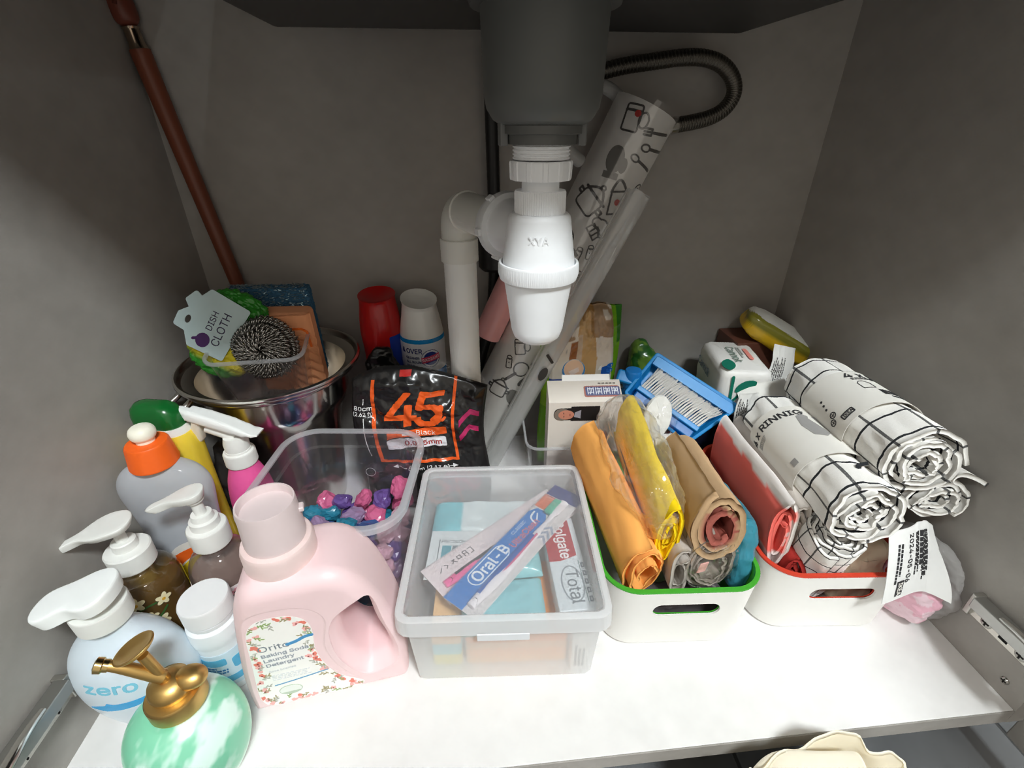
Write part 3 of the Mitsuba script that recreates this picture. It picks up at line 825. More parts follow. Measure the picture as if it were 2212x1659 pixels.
for q, w, d in (((-0.030, -0.002), 0.0135, 0.009), ((-0.0295, -0.012), 0.0130, 0.010), ((-0.0265, -0.024), 0.0100, 0.009), ((-0.0285, -0.033), 0.0075, 0.005)):
    p = rring(d, w, min(w, d) * 0.4, 32)
    S.append(np.c_[p[:, 0] + q[0], p[:, 1], np.full(32, q[1])])
t.part('trigger', move(capped(S), hdM), ('satin', C(220, 212, 196)), smooth=45, label='cream trigger')

# 9 black sack behind the bottles
m = trimesh.creation.icosphere(4)
v = np.array(m.vertices) * [0.026, 0.013, 0.078] + [0, 0, 0.0785]
v[:, 0] += 0.12 * (0.08 - v[:, 2]) * 0.5
v, f = crumple((v, m.faces), 0.010, 38, 4)
v[:, 2] = np.maximum(v[:, 2], 0.0006)
Thing('plastic_bag', 'dark grey crumpled plastic bag squeezed between yellow bottle and spray bottle', 'bag', at(0.070, 0.2835, 0)).whole((v, f), ('gloss', C(44, 42, 42)), smooth=40)

# ================================================================== pink detergent bottle
t = Thing('detergent_bottle', 'large pink laundry detergent bottle with a handle hole and floral label', 'bottle', frame((0.1405, 0.0605, 0), (0.9895, 0.1445, 0), (-0.1445, 0.9895, 0)))
out = curve([(0.004, 0.000), (0.0015, 0.010), (0.0025, 0.040), (0.0065, 0.075), (0.0120, 0.110), (0.0180, 0.138), (0.0245, 0.152), (0.034, 0.1585), (0.057, 0.160), (0.078, 0.1605), (0.094, 0.1600), (0.108, 0.1535), (0.121, 0.137), (0.1315, 0.110), (0.1395, 0.076), (0.1435, 0.040), (0.1435, 0.010), (0.1405, 0.000), (0.110, 0.000), (0.072, 0.000), (0.035, 0.000)], 200, True)
out[:, 1] = np.maximum(out[:, 1], 0) if out.shape[1] == 2 else out[:, 1]
outline = Polygon(out).buffer(0)
DEP, RO = 0.071, 0.015


def pillow(poly, dep, ro, n=220, k=7):
    """polygon in (x, z) thickened along y from 0 to dep, front and back edges rounded by ro"""
    a = np.linspace(0, np.pi / 2, k)
    ys = np.r_[ro * (1 - np.sin(a[::-1])), dep - ro * (1 - np.sin(a))][:]
    off = np.r_[ro * (1 - np.cos(a[::-1])), ro * (1 - np.cos(a))]
    ys = np.r_[ro * (1 - np.cos(np.linspace(0, np.pi / 2, k))), dep - ro * (1 - np.cos(np.linspace(np.pi / 2, 0, k)))]
    off = np.r_[ro * (1 - np.sin(np.linspace(0, np.pi / 2, k))), ro * (1 - np.sin(np.linspace(np.pi / 2, 0, k)))]
    rings = []
    for y, o in zip(ys, off):
        p = ring2(poly.buffer(-o, quad_segs=10), n)
        c = poly.centroid
        ang = np.arctan2(p[:, 1] - c.y, p[:, 0] - c.x)
        p = np.roll(p, -int(np.argmin(np.abs(ang + 2.2))), axis=0)
        rings.append(np.stack([p[:, 0], np.full(n, y), p[:, 1]], 1))
    return capped(rings)


def manifold(m):
    v, f = tri(m)
    q = trimesh.Trimesh(v, f, process=True)
    q.fix_normals()
    return m3.Manifold(m3.Mesh(np.asarray(q.vertices, np.float32), np.asarray(q.faces, np.uint32)))


bodym = manifold(pillow(outline, DEP, RO))
hole = Polygon(curve([(0.1215, 0.1265), (0.1035, 0.1190), (0.0905, 0.1070), (0.0855, 0.0860), (0.0880, 0.0600), (0.0950, 0.0420), (0.1070, 0.0270), (0.1210, 0.0285), (0.1335, 0.0350), (0.1370, 0.0480), (0.1335, 0.0700), (0.1280, 0.0980)], 90, True)).buffer(0)
tun = []
for y, o in ((-0.006, 0.006), (0.002, 0.0045), (0.006, 0.001), (0.011, -0.0025), (0.018, -0.004), (DEP - 0.018, -0.004), (DEP - 0.008, -0.001), (DEP + 0.006, 0.006)):
    p = ring2(hole.buffer(o - 0.003, quad_segs=8), 120)
    c = hole.centroid
    p = np.roll(p, -int(np.argmin(np.abs(np.arctan2(p[:, 1] - c.y, p[:, 0] - c.x) + 2.2))), axis=0)
    tun.append(np.stack([p[:, 0], np.full(120, y), p[:, 1]], 1))
panel = Polygon(curve([(0.010, 0.008), (0.009, 0.040), (0.0130, 0.080), (0.0200, 0.118), (0.030, 0.131), (0.052, 0.1335), (0.072, 0.1285), (0.083, 0.112), (0.0780, 0.085), (0.0800, 0.058), (0.0900, 0.033), (0.1050, 0.0185), (0.1180, 0.0130), (0.1100, 0.006), (0.060, 0.005)], 120, True)).buffer(0)
pan = []
for y, o in ((-0.002, 0.0022), (0.0004, 0.0012), (0.0012, 0.0002), (0.0016, -0.0012)):
    p = ring2(panel.buffer(o, quad_segs=8), 160)
    c = panel.centroid
    p = np.roll(p, -int(np.argmin(np.abs(np.arctan2(p[:, 1] - c.y, p[:, 0] - c.x) + 2.2))), axis=0)
    pan.append(np.stack([p[:, 0], np.full(160, y), p[:, 1]], 1))
bodym = bodym - manifold(capped(tun)) - manifold(capped(pan))
PINK = ('satin', C(232, 204, 206))
t.part('bottle', move(bodym, at(0, 0, 0.0006)), PINK, smooth=32)
NX, NY = 0.0555, DEP / 2
ck = t.part('collar', move(lathe([(0, 0.157), (0.0268, 0.157), (0.0285, 0.1605), (0.0285, 0.1760), (0.0270, 0.1790), (0.0238, 0.1800), (0, 0.1800)], 72), at(NX, NY, 0)), ('satin', C(228, 205, 202)), smooth=40)
capp = [(0, 0.1798), (0.0232, 0.1798), (0.0236, 0.1830), (0.0222, 0.2160), (0.0218, 0.2180), (0.0205, 0.2180), (0.0200, 0.2150), (0.0196, 0.2110), (0, 0.2105)]
t.part('cap', move(lathe(capp, 200, rib=lambda th, z: 1 + 0.005 * (np.cos(th * 40) > 0.4) * (z > 0.184) * (z < 0.206)), at(NX, NY, 0)), ('satin', C(214, 198, 198)), smooth=40, label='frosted dosing cap')
t.part('cap_tab', move(rbox(0.0185, 0.026, -0.004, 0.004, 0.2015, 0.206, 0.0012), at(NX, NY, 0, rz=8)), ('satin', C(214, 198, 198)), under=ck)
# floral label on the recessed panel
pf = plate(frame((0, 0.0014, 0.0006), (1, 0, 0), (0, 0, 1)))
labp = Polygon(curve([(0.0165, 0.012), (0.0150, 0.045), (0.0190, 0.080), (0.0235, 0.112), (0.0330, 0.1235), (0.0510, 0.1250), (0.0660, 0.1185), (0.0720, 0.103), (0.0700, 0.078), (0.0740, 0.052), (0.0850, 0.030), (0.0985, 0.0185), (0.1020, 0.0130), (0.0960, 0.0090), (0.060, 0.0085), (0.030, 0.0080)], 140, True)).buffer(0)
lb = t.part('paper_label', printed(pf, flat(labp, 0.0002)), ('satin', C(238, 236, 232)), smooth=30)
rng = np.random.default_rng(11)
groups = {k: [] for k in ('pink', 'coral', 'green', 'olive', 'grey', 'dark')}
ring_ = labp.buffer(-0.004).exterior
for d in np.arange(0, ring_.length, 0.0034):
    p = ring_.interpolate(d + rng.uniform(-0.001, 0.001))
    x, z = p.x + rng.normal(0, 0.0018), p.y + rng.normal(0, 0.0018)
    k = rng.choice(['pink', 'pink', 'coral', 'green', 'olive', 'grey', 'olive'])
    if k in ('pink', 'coral'):
        n_ = rng.integers(3, 6)
        for q in range(n_):
            a = rng.uniform(0, 6.28)
            groups[k].append(affinity.translate(affinity.rotate(affinity.scale(Point(0, 0).buffer(1, quad_segs=3), 0.0021, 0.0014), math.degrees(a)), x + 0.0013 * math.cos(a), z + 0.0013 * math.sin(a)))
        if rng.random() < 0.35:
            groups['dark'].append(Point(x, z).buffer(0.0008, quad_segs=3))
    else:
        a0 = rng.uniform(0, 6.28)
        for q in range(4):
            a = a0 + (q % 2 * 2 - 1) * 0.6
            bx_, bz_ = x + math.cos(a0) * 0.0018 * q, z + math.sin(a0) * 0.0018 * q
            groups[k].append(affinity.translate(affinity.rotate(affinity.scale(Point(0, 0).buffer(1, quad_segs=3), 0.0019, 0.0006), math.degrees(a)), bx_ + 0.0014 * math.cos(a), bz_ + 0.0014 * math.sin(a)))
tint = dict(pink=C(232, 170, 166), coral=C(222, 122, 106), green=C(136, 160, 100), olive=C(150, 140, 104), grey=C(168, 168, 158), dark=C(130, 50, 56))
for q, (k, g) in enumerate(groups.items()):
    v, f = flat(shapely.union_all(g).intersection(labp.buffer(-0.0004)), 0.0001 + 0.00003 * q)
    t.part('printed_' + ('petals' if k in ('pink', 'coral') else 'centres' if k == 'dark' else 'leaves'), printed(pf, (v + [0, 0, 0.0002], f)), ('satin', tint[k]), under=lb, kind='stuff', smooth=False)


def put(text, h, x, z, col, rot=7, bold=False, squash=1.0):
    v, f = words(text, h, bold, 0.00025)
    v[:, 0] *= squash
    a = math.radians(rot)
    v = np.c_[v[:, 0] * math.cos(a) - v[:, 1] * math.sin(a) + x, v[:, 0] * math.sin(a) + v[:, 1] * math.cos(a) + z, v[:, 2] + 0.0002]
    t.part('printed_word', printed(pf, (v, f)), ('satin', col), under=lb, smooth=False)


R_ = 3
put('Orito', 0.0066, 0.0262, 0.0855, C(120, 126, 134), R_, squash=1.25)
for k, w_ in enumerate(('Baking Soda', 'Laundry', 'Detergent')):
    put(w_, 0.0040, 0.0268 + 0.0005 * k, 0.0775 - 0.0066 * k, C(140, 146, 156), R_, True, 1.2)
put('Rose Scented', 0.0025, 0.0285, 0.0565, C(186, 190, 194), R_)
sw = stroke(curve([(0.0500, 0.0895, 0), (0.058, 0.0915, 0), (0.064, 0.0945, 0), (0.0705, 0.0955, 0)], 12)[:, :2], 0.0032)
t.part('printed_swoosh', printed(pf, (lambda m: (m[0] + [0, 0, 0.0002], m[1]))(flat(sw))), ('satin', C(70, 140, 190)), under=lb, smooth=False)
sw = stroke(curve([(0.0290, 0.0370, 0), (0.048, 0.0395, 0), (0.0745, 0.0440, 0)], 12)[:, :2], 0.0011)
t.part('printed_rule', printed(pf, (lambda m: (m[0] + [0, 0, 0.0002], m[1]))(flat(sw))), ('satin', C(96, 146, 182)), under=lb, smooth=False)
el_ = affinity.scale(Point(0.0400, 0.0270).buffer(1, quad_segs=12), 0.0098, 0.0066)
t.part('printed_badge', printed(pf, (lambda m: (m[0] + [0, 0, 0.0002], m[1]))(flat(el_))), ('satin', C(176, 190, 172)), under=lb, smooth=False)
t.part('printed_badge', printed(pf, (lambda m: (m[0] + [0, 0, 0.0003], m[1]))(flat(el_.buffer(-0.0006).intersection(shapely.box(0.02, 0.0245, 0.06, 0.04))))), ('satin', C(226, 230, 224)), under=lb, smooth=False)
v, f = lines(rng, 0.038, 0.0085, 4, 0.4)
t.part('small_print', printed(pf, (v + [0.0290, 0.0440, 0.0002], f)), ('satin', C(200, 204, 208)), under=lb, smooth=False)

# ================================================================== wooden stick in the back left corner
t = Thing('wooden_stick', 'red-brown wooden stick with a hanging cord leaning in the back left corner', 'stick')
a, b = np.array([0.078, 0.4690, 0.0035]), np.array([0.0125, 0.4695, 0.545])
s = np.linspace(0, 1, 40)
t.part('shaft', tube(a + (b - a) * s[:, None], 0.0082 + 0.0022 * s ** 2, 20), ('satin', C(112, 58, 38)))
u = unit(b - a)
t.part('ferrule', move(lathe([(0, 0), (0.0095, 0), (0.0078, 0.006), (0.0074, 0.018), (0.0085, 0.020), (0, 0.020)], 24), axis(b, b + u)), ('metal', C(168, 150, 130)), smooth=30)
t.part('knob', move(lathe(curve([(0.0001, 0.019), (0.010, 0.024), (0.0125, 0.036), (0.010, 0.050), (0.0001, 0.056)], 24), 24), axis(b, b + u)), ('satin', C(110, 56, 42)), smooth=50)
q = b + u * 0.05
t.part('cord', tube(curve([q, q + [-0.004, -0.004, 0.02], q + [0.001, -0.008, 0.03], q + [0.004, -0.010, 0.01], q + [0.002, -0.011, -0.012]], 30), 0.0028, 10), ('cloth', C(90, 50, 42)))

# ================================================================== steel pot with the sponge box
PXC, PYC = 0.1075, 0.3665
t = Thing('stock_pot', 'shiny stainless steel pot holding the clear box of sponges', 'pot', at(PXC, PYC, 0))
pp = [(0.0001, 0.0005), (0.050, 0.0005), (0.056, 0.004), (0.061, 0.060), (0.066, 0.120), (0.074, 0.150), (0.0790, 0.158), (0.0790, 0.161), (0.0845, 0.172), (0.0855, 0.196), (0.0880, 0.2035), (0.0985, 0.2055), (0.1005, 0.2080), (0.1005, 0.2110), (0.1040, 0.2125), (0.1058, 0.2150), (0.1058, 0.2180), (0.1035, 0.2195), (0.1010, 0.2180), (0.0985, 0.2120), (0.0865, 0.2080), (0.0840, 0.1960), (0.0825, 0.1730), (0.072, 0.158), (0.0605, 0.120), (0.0580, 0.096), (0.054, 0.0925), (0.0001, 0.0920)]
STEEL = ('metal', C(224, 220, 213))
t.part('pot', lathe(pp, 96), STEEL, smooth=40)
hd = curve([(-0.094, -0.030, 0.199), (-0.099, -0.043, 0.193), (-0.104, -0.052, 0.188), (-0.086, -0.064, 0.188), (-0.078, -0.056, 0.193), (-0.073, -0.047, 0.198)], 40)
t.part('handle', move(tube(hd, 0.0035, 14), np.eye(4)), STEEL)

BM = at(0.1060, 0.3690, 0.2115, rz=4, rx=13)
t = Thing('clear_tub', 'small clear plastic tub of sponges standing in the steel pot', 'tub', BM)
t.part('tub', walls([(0.056, 0.052, 0.010, -0.1120), (0.060, 0.056, 0.011, -0.1090), (0.082, 0.076, 0.013, -0.047), (0.104, 0.098, 0.014, 0.0400)]), 'clear_sheet', smooth=50)
t.part('lip', rim(0.104, 0.098, 0.014, [(-0.0006, 0.0395), (0.0030, 0.0395), (0.0034, 0.0410), (0.0030, 0.0425), (-0.0006, 0.0425)]), 'clear_rim', smooth=40)

# steel scourer: many turns of curled ribbon wound as a flattened ball
t = Thing('steel_scourer', 'round curly stainless steel scourer in the clear tub', 'scourer', BM @ at(0.010, -0.023, 0.0400, rx=64))
rng = np.random.default_rng(2)
coils = []
for k, (rr, zz) in enumerate([(0.0335, 0.0), (0.0318, 0.008), (0.0280, 0.014), (0.0225, 0.018), (0.0165, 0.0195), (0.0100, 0.0200), (0.0045, 0.0195), (0.0318, -0.008), (0.0280, -0.014), (0.0225, -0.018), (0.0300, 0.003), (0.0250, 0.0165), (0.0195, 0.019), (0.0130, 0.0205), (0.0070, 0.0205), (0.0250, -0.004), (0.0200, 0.004), (0.0240, 0.009), (0.0170, 0.012), (0.0150, -0.010), (0.0110, 0.010), (0.0130, -0.002), (0.0070, 0.004), (0.0060, 0.013), (0.0190, -0.012)]):
    for rep in range(2):
        n = int(60 + rr * 9000)
        th = np.linspace(0, 2 * np.pi, n)
        turns = max(6, int(rr * 2 * np.pi / 0.0052))
        ph = th * turns + rng.uniform(0, 6)
        cr = 0.0025 + 0.0008 * np.sin(th * 5 + k)
        jr, jz = rng.normal(0, 0.0006), rng.normal(0, 0.0006)
        P = np.stack([(rr + jr + cr * np.cos(ph)) * np.cos(th + 0.3 * k), (rr + jr + cr * np.cos(ph)) * np.sin(th + 0.3 * k), zz + jz + cr * np.sin(ph) + 0.001 * np.sin(3 * th + k)], 1)
        coils.append(tube(P, 0.00046, 4, 2.6))
t.part('wire', join(*coils), ('metal', C(196, 194, 190)), kind='stuff', smooth=True)

# peach sponge
t = Thing('sponge', 'peach scrubbing sponge with a wavy face behind the steel scourer', 'sponge', BM @ at(0.022, 0.008, 0.004, rz=-3, rx=-6))
u_, v_ = np.meshgrid(np.linspace(-0.037, 0.037, 60), np.linspace(-0.044, 0.062, 70), indexing='ij')
wave = 0.0013 * np.sin((u_ * 0.8 + v_ * 0.9) * 520 + 2.2 * np.sin(u_ * 160)) * (v_ < 0.034)
dx = np.clip(np.abs(u_) / 0.037, 0, 1) ** 12 * 0.006
S = np.stack([u_, -0.012 + wave + dx, v_], -1)
k = t.part('sponge', rbox(-0.037, 0.037, -0.0105, 0.016, -0.044, 0.0625, 0.006), ('cloth', C(226, 158, 118)), smooth=40)
t.part('wavy_face', slab(S, 0.002), ('cloth', C(232, 160, 116)), under=k, smooth=True)
pfs = plate(BM @ at(0.022, 0.008, 0.004, rz=-3, rx=-6) @ frame((0, -0.0135, 0), (1, 0, 0), (0, 0, 1)))
t.part('printed_edge', printed(pfs, flat(stroke([(-0.030, 0.0440), (0.026, 0.0440), (0.0315, 0.0400), (0.0325, 0.020)], 0.0028))), ('satin', C(232, 110, 40)), under=k, raw=True, smooth=False, label='orange printed line near the top')
# blue glitter scourer behind
t = Thing('sponge', 'blue glittery scouring sponge standing at the back of the clear tub', 'sponge', BM @ at(0.008, 0.0385, 0.007, rz=-3, rx=-8))
t.part('foam', rbox(-0.046, 0.046, -0.0125, -0.0065, -0.050, 0.0505, 0.002), ('cloth', C(126, 84, 140)), smooth=40, label='thin purple foam layer')
t.part('scrub_pad', crumple(dense(rbox(-0.049, 0.047, -0.0065, 0.0105, -0.050, 0.0725, 0.0035), 0.0030), 0.0016, 420, 7), ('cloth', C(58, 96, 124)), smooth=20)
fl_ = []
for k in range(420):
    if rng.random() < 0.45:
        p = np.array([rng.uniform(-0.048, 0.046), rng.uniform(-0.0060, 0.0098), 0.0732])
    else:
        p = np.array([rng.uniform(-0.048, 0.046), -0.0072, rng.uniform(0.048, 0.0725)])
    d_ = unit(np.array([1, rng.normal(0, .25), rng.normal(0, .25)])) * rng.uniform(0.0009, 0.0024)
    fl_.append(tube([p - d_, p, p + d_], 0.00045, 4))
t.part('glitter_thread', join(*fl_), ('metal', C(200, 220, 228)), kind='stuff', smooth=False)

# dish cloth pack with a card
CM = frame((0.0620, 0.3400, 0.2760), (0.50, 0.30, 0.81), (-0.80, 0.16, 0.50)) @ at(s=0.88)
t = Thing('dish_cloth_pack', 'green and yellow net dish cloth pack with a pale hang card in the tub', 'dish cloth', CM)
S = []
u_, v_ = np.meshgrid(np.linspace(-1, 1, 60), np.linspace(-1, 1, 60), indexing='ij')
th = np.linspace(0, 2 * np.pi, 60, endpoint=False)
m = trimesh.creation.icosphere(5)
v = np.array(m.vertices)
v = np.sign(v) * np.abs(v) ** 0.75 * [0.058, 0.044, 0.014] + [-0.004, -0.020, -0.017]
vv, ff = crumple((v, m.faces), 0.0060, 170, 9, 3)
nn = meshkit.fbm(vv * 32, 3, 5)
mixg = np.clip((np.abs(vv[:, 0] + 0.016) - 0.026 + (nn - 0.5) * 0.025) / 0.010, 0, 1)[:, None]
colr = C(206, 190, 40) * (1 - mixg) + C(46, 132, 40) * mixg
t.part('net_cloth', (vv, ff), ('gloss', colr[0]), color=colr)
card = Polygon([(-0.034, -0.030), (0.036, -0.036), (0.040, 0.012), (0.026, 0.020), (0.030, 0.028), (0.018, 0.034), (0.010, 0.026), (-0.002, 0.036), (-0.016, 0.036), (-0.018, 0.022), (-0.034, 0.012)]).buffer(0.003, quad_segs=4)
card = card.difference(affinity.scale(Point(-0.005, 0.025).buffer(1, quad_segs=6), 0.0055, 0.0034))
ck = t.part('hang_card', flat(card, 0.0008), ('satin', C(184, 204, 206)), smooth=30)
v, f = words('DISH', 0.0078, False, 0.0003)
t.part('printed_word', (v * [1.0, 1, 1] + [-0.0075, -0.0060, 0.0008], f), ('satin', C(42, 36, 66)), under=ck, smooth=False)
v, f = words('CLOTH', 0.0098, False, 0.0003)
t.part('printed_word', (v * [1.0, 1, 1] + [-0.0230, -0.0210, 0.0008], f), ('satin', C(42, 36, 66)), under=ck, smooth=False)
g = affinity.scale(Point(-0.0220, -0.0010).buffer(1, quad_segs=10), 0.0095, 0.0085)
t.part('printed_plum', (lambda m: (m[0] + [0, 0, 0.0008], m[1]))(flat(g)), ('satin', C(70, 34, 92)), under=ck, smooth=False, label='dark purple fruit drawing')
g = stroke([(-0.0225, 0.0070), (-0.0250, 0.0105)], 0.0035)
t.part('printed_stalk', (lambda m: (m[0] + [0, 0, 0.0008], m[1]))(flat(g)), ('satin', C(70, 34, 92)), under=ck, smooth=False)

# ================================================================== clear box with pods
CB = at(0.2080, 0.2210, 0, rz=-6)
BW, BD, BH = 0.158, 0.156, 0.149
t = Thing('clear_box', 'open clear plastic box half full of coloured pods behind the pink detergent bottle', 'box', CB)
t.part('tub', walls([(BW - 0.036, BD - 0.036, 0.022, 0.0012), (BW - 0.026, BD - 0.026, 0.026, 0.0045), (BW - 0.012, BD - 0.012, 0.030, 0.128), (BW - 0.004, BD - 0.004, 0.032, 0.1285), (BW - 0.003, BD - 0.003, 0.032, 0.147)], 96), 'clear_sheet', smooth=40)
t.part('lip', rim(BW - 0.003, BD - 0.003, 0.032, [(-0.0008, 0.1462), (0.0052, 0.1455), (0.0056, 0.1420), (0.0064, 0.1420), (0.0066, 0.1480), (0.0055, 0.1492), (-0.0008, 0.1482)], 120), 'clear_rim', smooth=35)
rg = plate(CB @ frame((0, (BD - 0.026) / 2 - 0.0035, 0), (1, 0, 0), (0, 0.04, 1)))
t.part('moulded_ring', printed(rg, (lambda m: (m[0] + [0.010, 0.096, 0], m[1]))(flat(Point(0, 0).buffer(0.0062).difference(Point(0, 0).buffer(0.0056))))), 'clear_rim', raw=True, smooth=False)
pod_cols = [('purple', C(100, 76, 140)), ('teal', C(40, 118, 144)), ('pink', C(196, 96, 134)), ('pale pink', C(206, 166, 180)), ('dark blue', C(60, 82, 132)), ('lilac', C(146, 122, 156))]
rng = np.random.default_rng(8)
pm = trimesh.creation.icosphere(2)
pv = np.array(pm.vertices)
protos = []
for k in range(5):
    q = np.sign(pv) * np.abs(pv) ** 0.72 * [0.0145, 0.0118, 0.0088]
    q, _ = crumple((q, pm.faces), 0.0060, 150, 20 + k, 3)
    flare = np.clip((np.abs(q[:, 0]) - 0.0095) / 0.005, 0, 1)
    q[:, 1] *= 1 - 0.0 * flare
    q[:, 2] *= 1 - 0.45 * flare
    protos.append((q, pm.faces))
plys = {}
count = 0
for lz in range(4):
    z = 0.0150 + lz * 0.0235
    nx, ny = (5, 5) if lz < 3 else (5, 4)
    for i in range(nx):
        for j in range(ny):
            wd = (BW - 0.042) / 2 - 0.0125 + 0.006 * min(lz, 2) / 2
            x = (-1 + 2 * i / (nx - 1)) * wd + rng.normal(0, 0.0015) + (0.003 if lz % 2 else -0.003) * (0 < i < nx - 1)
            y = (-1 + 2 * j / (ny - 1)) * wd + rng.normal(0, 0.0015)
            if lz == 3 and (j == 3 and i < 4 or rng.random() < 0.30 or i == 0):
                continue
            if abs(x) > wd - 0.003 and abs(y) > wd - 0.003:
                x, y = x * 0.93, y * 0.93
            nm, cc = pod_cols[rng.integers(0, 6)]
            pr = int(rng.integers(0, 5))
            M = CB @ at(x, y, z + rng.normal(0, 0.0016), rz=rng.uniform(0, 180), rx=rng.normal(0, 22), ry=rng.normal(0, 22), s=0.93)
            kk = (nm, pr)
            if kk not in plys:
                plys[kk] = shape(protos[pr], ('gloss', cc), smooth=False)
            if lz == 3:
                seen = f'{nm} wrapped pod on top of the heap, {("front", "second", "third", "back")[j]} row, {("first", "second", "third", "fourth", "fifth")[i]} from left'
                pod = Thing('laundry_pod', seen, 'pod')
            elif j == 0:
                seen = f'{nm} wrapped pod behind the clear box front wall, {("lowest", "second", "third")[lz]} layer, {("first", "second", "third", "fourth", "fifth")[i]} from left'
                pod = Thing('laundry_pod', seen, 'pod')
            else:
                pod = Thing('laundry_pod', f'{nm} shiny wrapped pod buried inside the heap in the clear plastic box', 'pod', group=f'{nm} pods in the clear box')
            scene[pod.key] = {**plys[kk], 'to_world': T(M.tolist())}
            count += 1

# ================================================================== black bin-bag packet
t = Thing('bin_bag_pack', 'black glossy packet of bin bags printed 45 in orange, behind the clear pod box', 'bag pack', frame((0.2050, 0.3170, 0.006), (0.9985, -0.055, 0.0), (0.006, 0.10, 0.995)))
BWid, BHei = 0.166, 0.212
u_, v_ = np.meshgrid(np.linspace(0, 1, 90), np.linspace(0, 1, 110), indexing='ij')
topc = BHei - 0.028 * np.clip((u_ - 0.42) / 0.58, 0, 1) ** 1.3 - 0.016 * np.clip((0.25 - u_) / 0.25, 0, 1) ** 1.5
X = u_ * BWid + 0.004 * np.sin(v_ * 7)
Y = v_ * topc
qn = np.stack([X * 26 + Y * 9, Y * 26, X * 0], -1)
fold = (meshkit.fbm(qn, 4, 3) - 0.5) * 0.020 + (np.abs(meshkit.fbm(qn * 2.2, 3, 9) - 0.5)) * 0.014 - 0.002
edge = np.clip(np.minimum(np.minimum(u_, 1 - u_) / 0.10, np.minimum(v_, 1 - v_) / 0.09), 0, 1)
Zf = 0.012 * np.sqrt(edge) + fold * edge
Zb = -0.010 * np.sqrt(edge) - 0.3 * fold * edge


def bag_surface(v):
    """print coordinates -> on the front of the packet"""
    from scipy.interpolate import RegularGridInterpolator
    v = np.c_[v[:, 0], np.where(v[:, 1] < 0.2, 0.2 - (0.2 - v[:, 1]) * 0.86, v[:, 1]), v[:, 2]]
    uu = np.clip(v[:, 0] / BWid, 0.002, 0.998)
    tc = BHei - 0.028 * np.clip((uu - 0.42) / 0.58, 0, 1) ** 1.3 - 0.016 * np.clip((0.25 - uu) / 0.25, 0, 1) ** 1.5
    ww = np.clip(v[:, 1] / tc, 0.002, 0.998)
    g = RegularGridInterpolator((np.linspace(0, 1, 90), np.linspace(0, 1, 110)), np.stack([X, Y, Zf], -1))
    q = g(np.stack([uu, ww], 1))
    q[:, 2] += 0.0005 + v[:, 2]
    return q @ t.M[:3, :3].T + t.M[:3, 3]


va, fa = gridmesh(np.stack([X, Y, Zf], -1))
vb, fb = gridmesh(np.stack([X, Y, Zb * 0.6], -1))
bk = t.part('packet', join((va, fa), (vb, fb[:, ::-1])), ('gloss', C(30, 29, 29)), smooth=True)


def ink(name, geom, col, size=0.004, dz=0.0, label=None):
    v, f = flat(geom, 0.0002)
    t.part(name, printed(bag_surface, (v + [0, 0, dz], f), size), ('gloss', col), under=bk, raw=True, smooth=True, label=label)


def inkw(text, h, x, y, col, bold=True, sq=1.0, dz=0.0, slant=0.0):
    v, f = words(text, h, bold, 0.0002)
    v[:, 0] += v[:, 1] * slant
    v = v * [sq, 1, 1] + [x, y, dz]
    t.part('printed_word', printed(bag_surface, (v, f), 0.004), ('gloss', col), under=bk, raw=True, smooth=True)


OR = C(226, 90, 30)
ink('printed_frame', shapely.box(0.028, 0.066, 0.1285, 0.197).buffer(0.0008).difference(shapely.box(0.0318, 0.0695, 0.1255, 0.206)), OR)
v, f = words('4', 0.052, False, 0.0002)
inkw('4', 0.054, 0.0370, 0.124, OR, True, 0.95, slant=0.10)
inkw('5', 0.054, 0.0715, 0.124, OR, True, 0.95, slant=0.10)
e_ = stroke(curve([(0.1010, 0.1335, 0), (0.108, 0.142, 0), (0.1145, 0.154, 0), (0.1115, 0.1565, 0), (0.1085, 0.148, 0), (0.1090, 0.1370, 0), (0.1130, 0.1335, 0), (0.1180, 0.1385, 0)], 30)[:, :2], 0.0035)
ink('printed_letter', e_, OR)
ink('printed_band', Polygon([(0.043, 0.104), (0.043, 0.114), (0.075, 0.1165), (0.105, 0.122), (0.1185, 0.1215), (0.1185, 0.108), (0.10, 0.107)]), OR)
inkw('Black', 0.0072, 0.0790, 0.1085, C(238, 226, 220), False, 1.0, 0.0003)
ink('printed_square', shapely.box(0.0615, 0.1075, 0.0705, 0.1140), C(238, 226, 220), dz=0.0003)
ink('printed_panel', rrect(0.0420, 0.1165, 0.0880, 0.1030, 0.002), C(214, 214, 218))
inkw('0.015mm', 0.0070, 0.0620, 0.0915, C(150, 52, 52), True, 1.1, 0.0003)
inkw('80cm', 0.0066, 0.0035, 0.1490, C(228, 228, 228))
inkw('(2.62 ft)', 0.0060, 0.0020, 0.1400, C(228, 228, 228), True, 0.82)
ink('printed_rule', stroke([(0.0175, 0.168), (0.0168, 0.1590)], 0.0011), C(228, 228, 228))
ink('printed_rule', stroke([(0.0168, 0.137), (0.0172, 0.075)], 0.0011), C(228, 228, 228))
ink('printed_arrow', stroke([(0.1045, 0.0560), (0.120, 0.0565)], 0.0010).union(Polygon([(0.1195, 0.0535), (0.1195, 0.0598), (0.1265, 0.0568)])), C(228, 228, 228))
ink('printed_arrow', stroke([(0.047, 0.0570), (0.060, 0.0575)], 0.0010).union(Polygon([(0.048, 0.0540), (0.048, 0.0602), (0.041, 0.0570)])), C(228, 228, 228))
inkw('65cm (2.13 ft)', 0.0062, 0.0610, 0.0535, C(228, 228, 228), True, 0.92)
MG = C(176, 32, 92)
chev = lambda y: Polygon([(0.1345, y), (0.1480, y + 0.019), (0.1595, y + 0.0125), (0.1595, y + 0.0045), (0.1490, y + 0.0105), (0.1350, y - 0.010)])
ink('printed_chevron', chev(0.106), MG)
ink('printed_chevron', chev(0.131), MG)
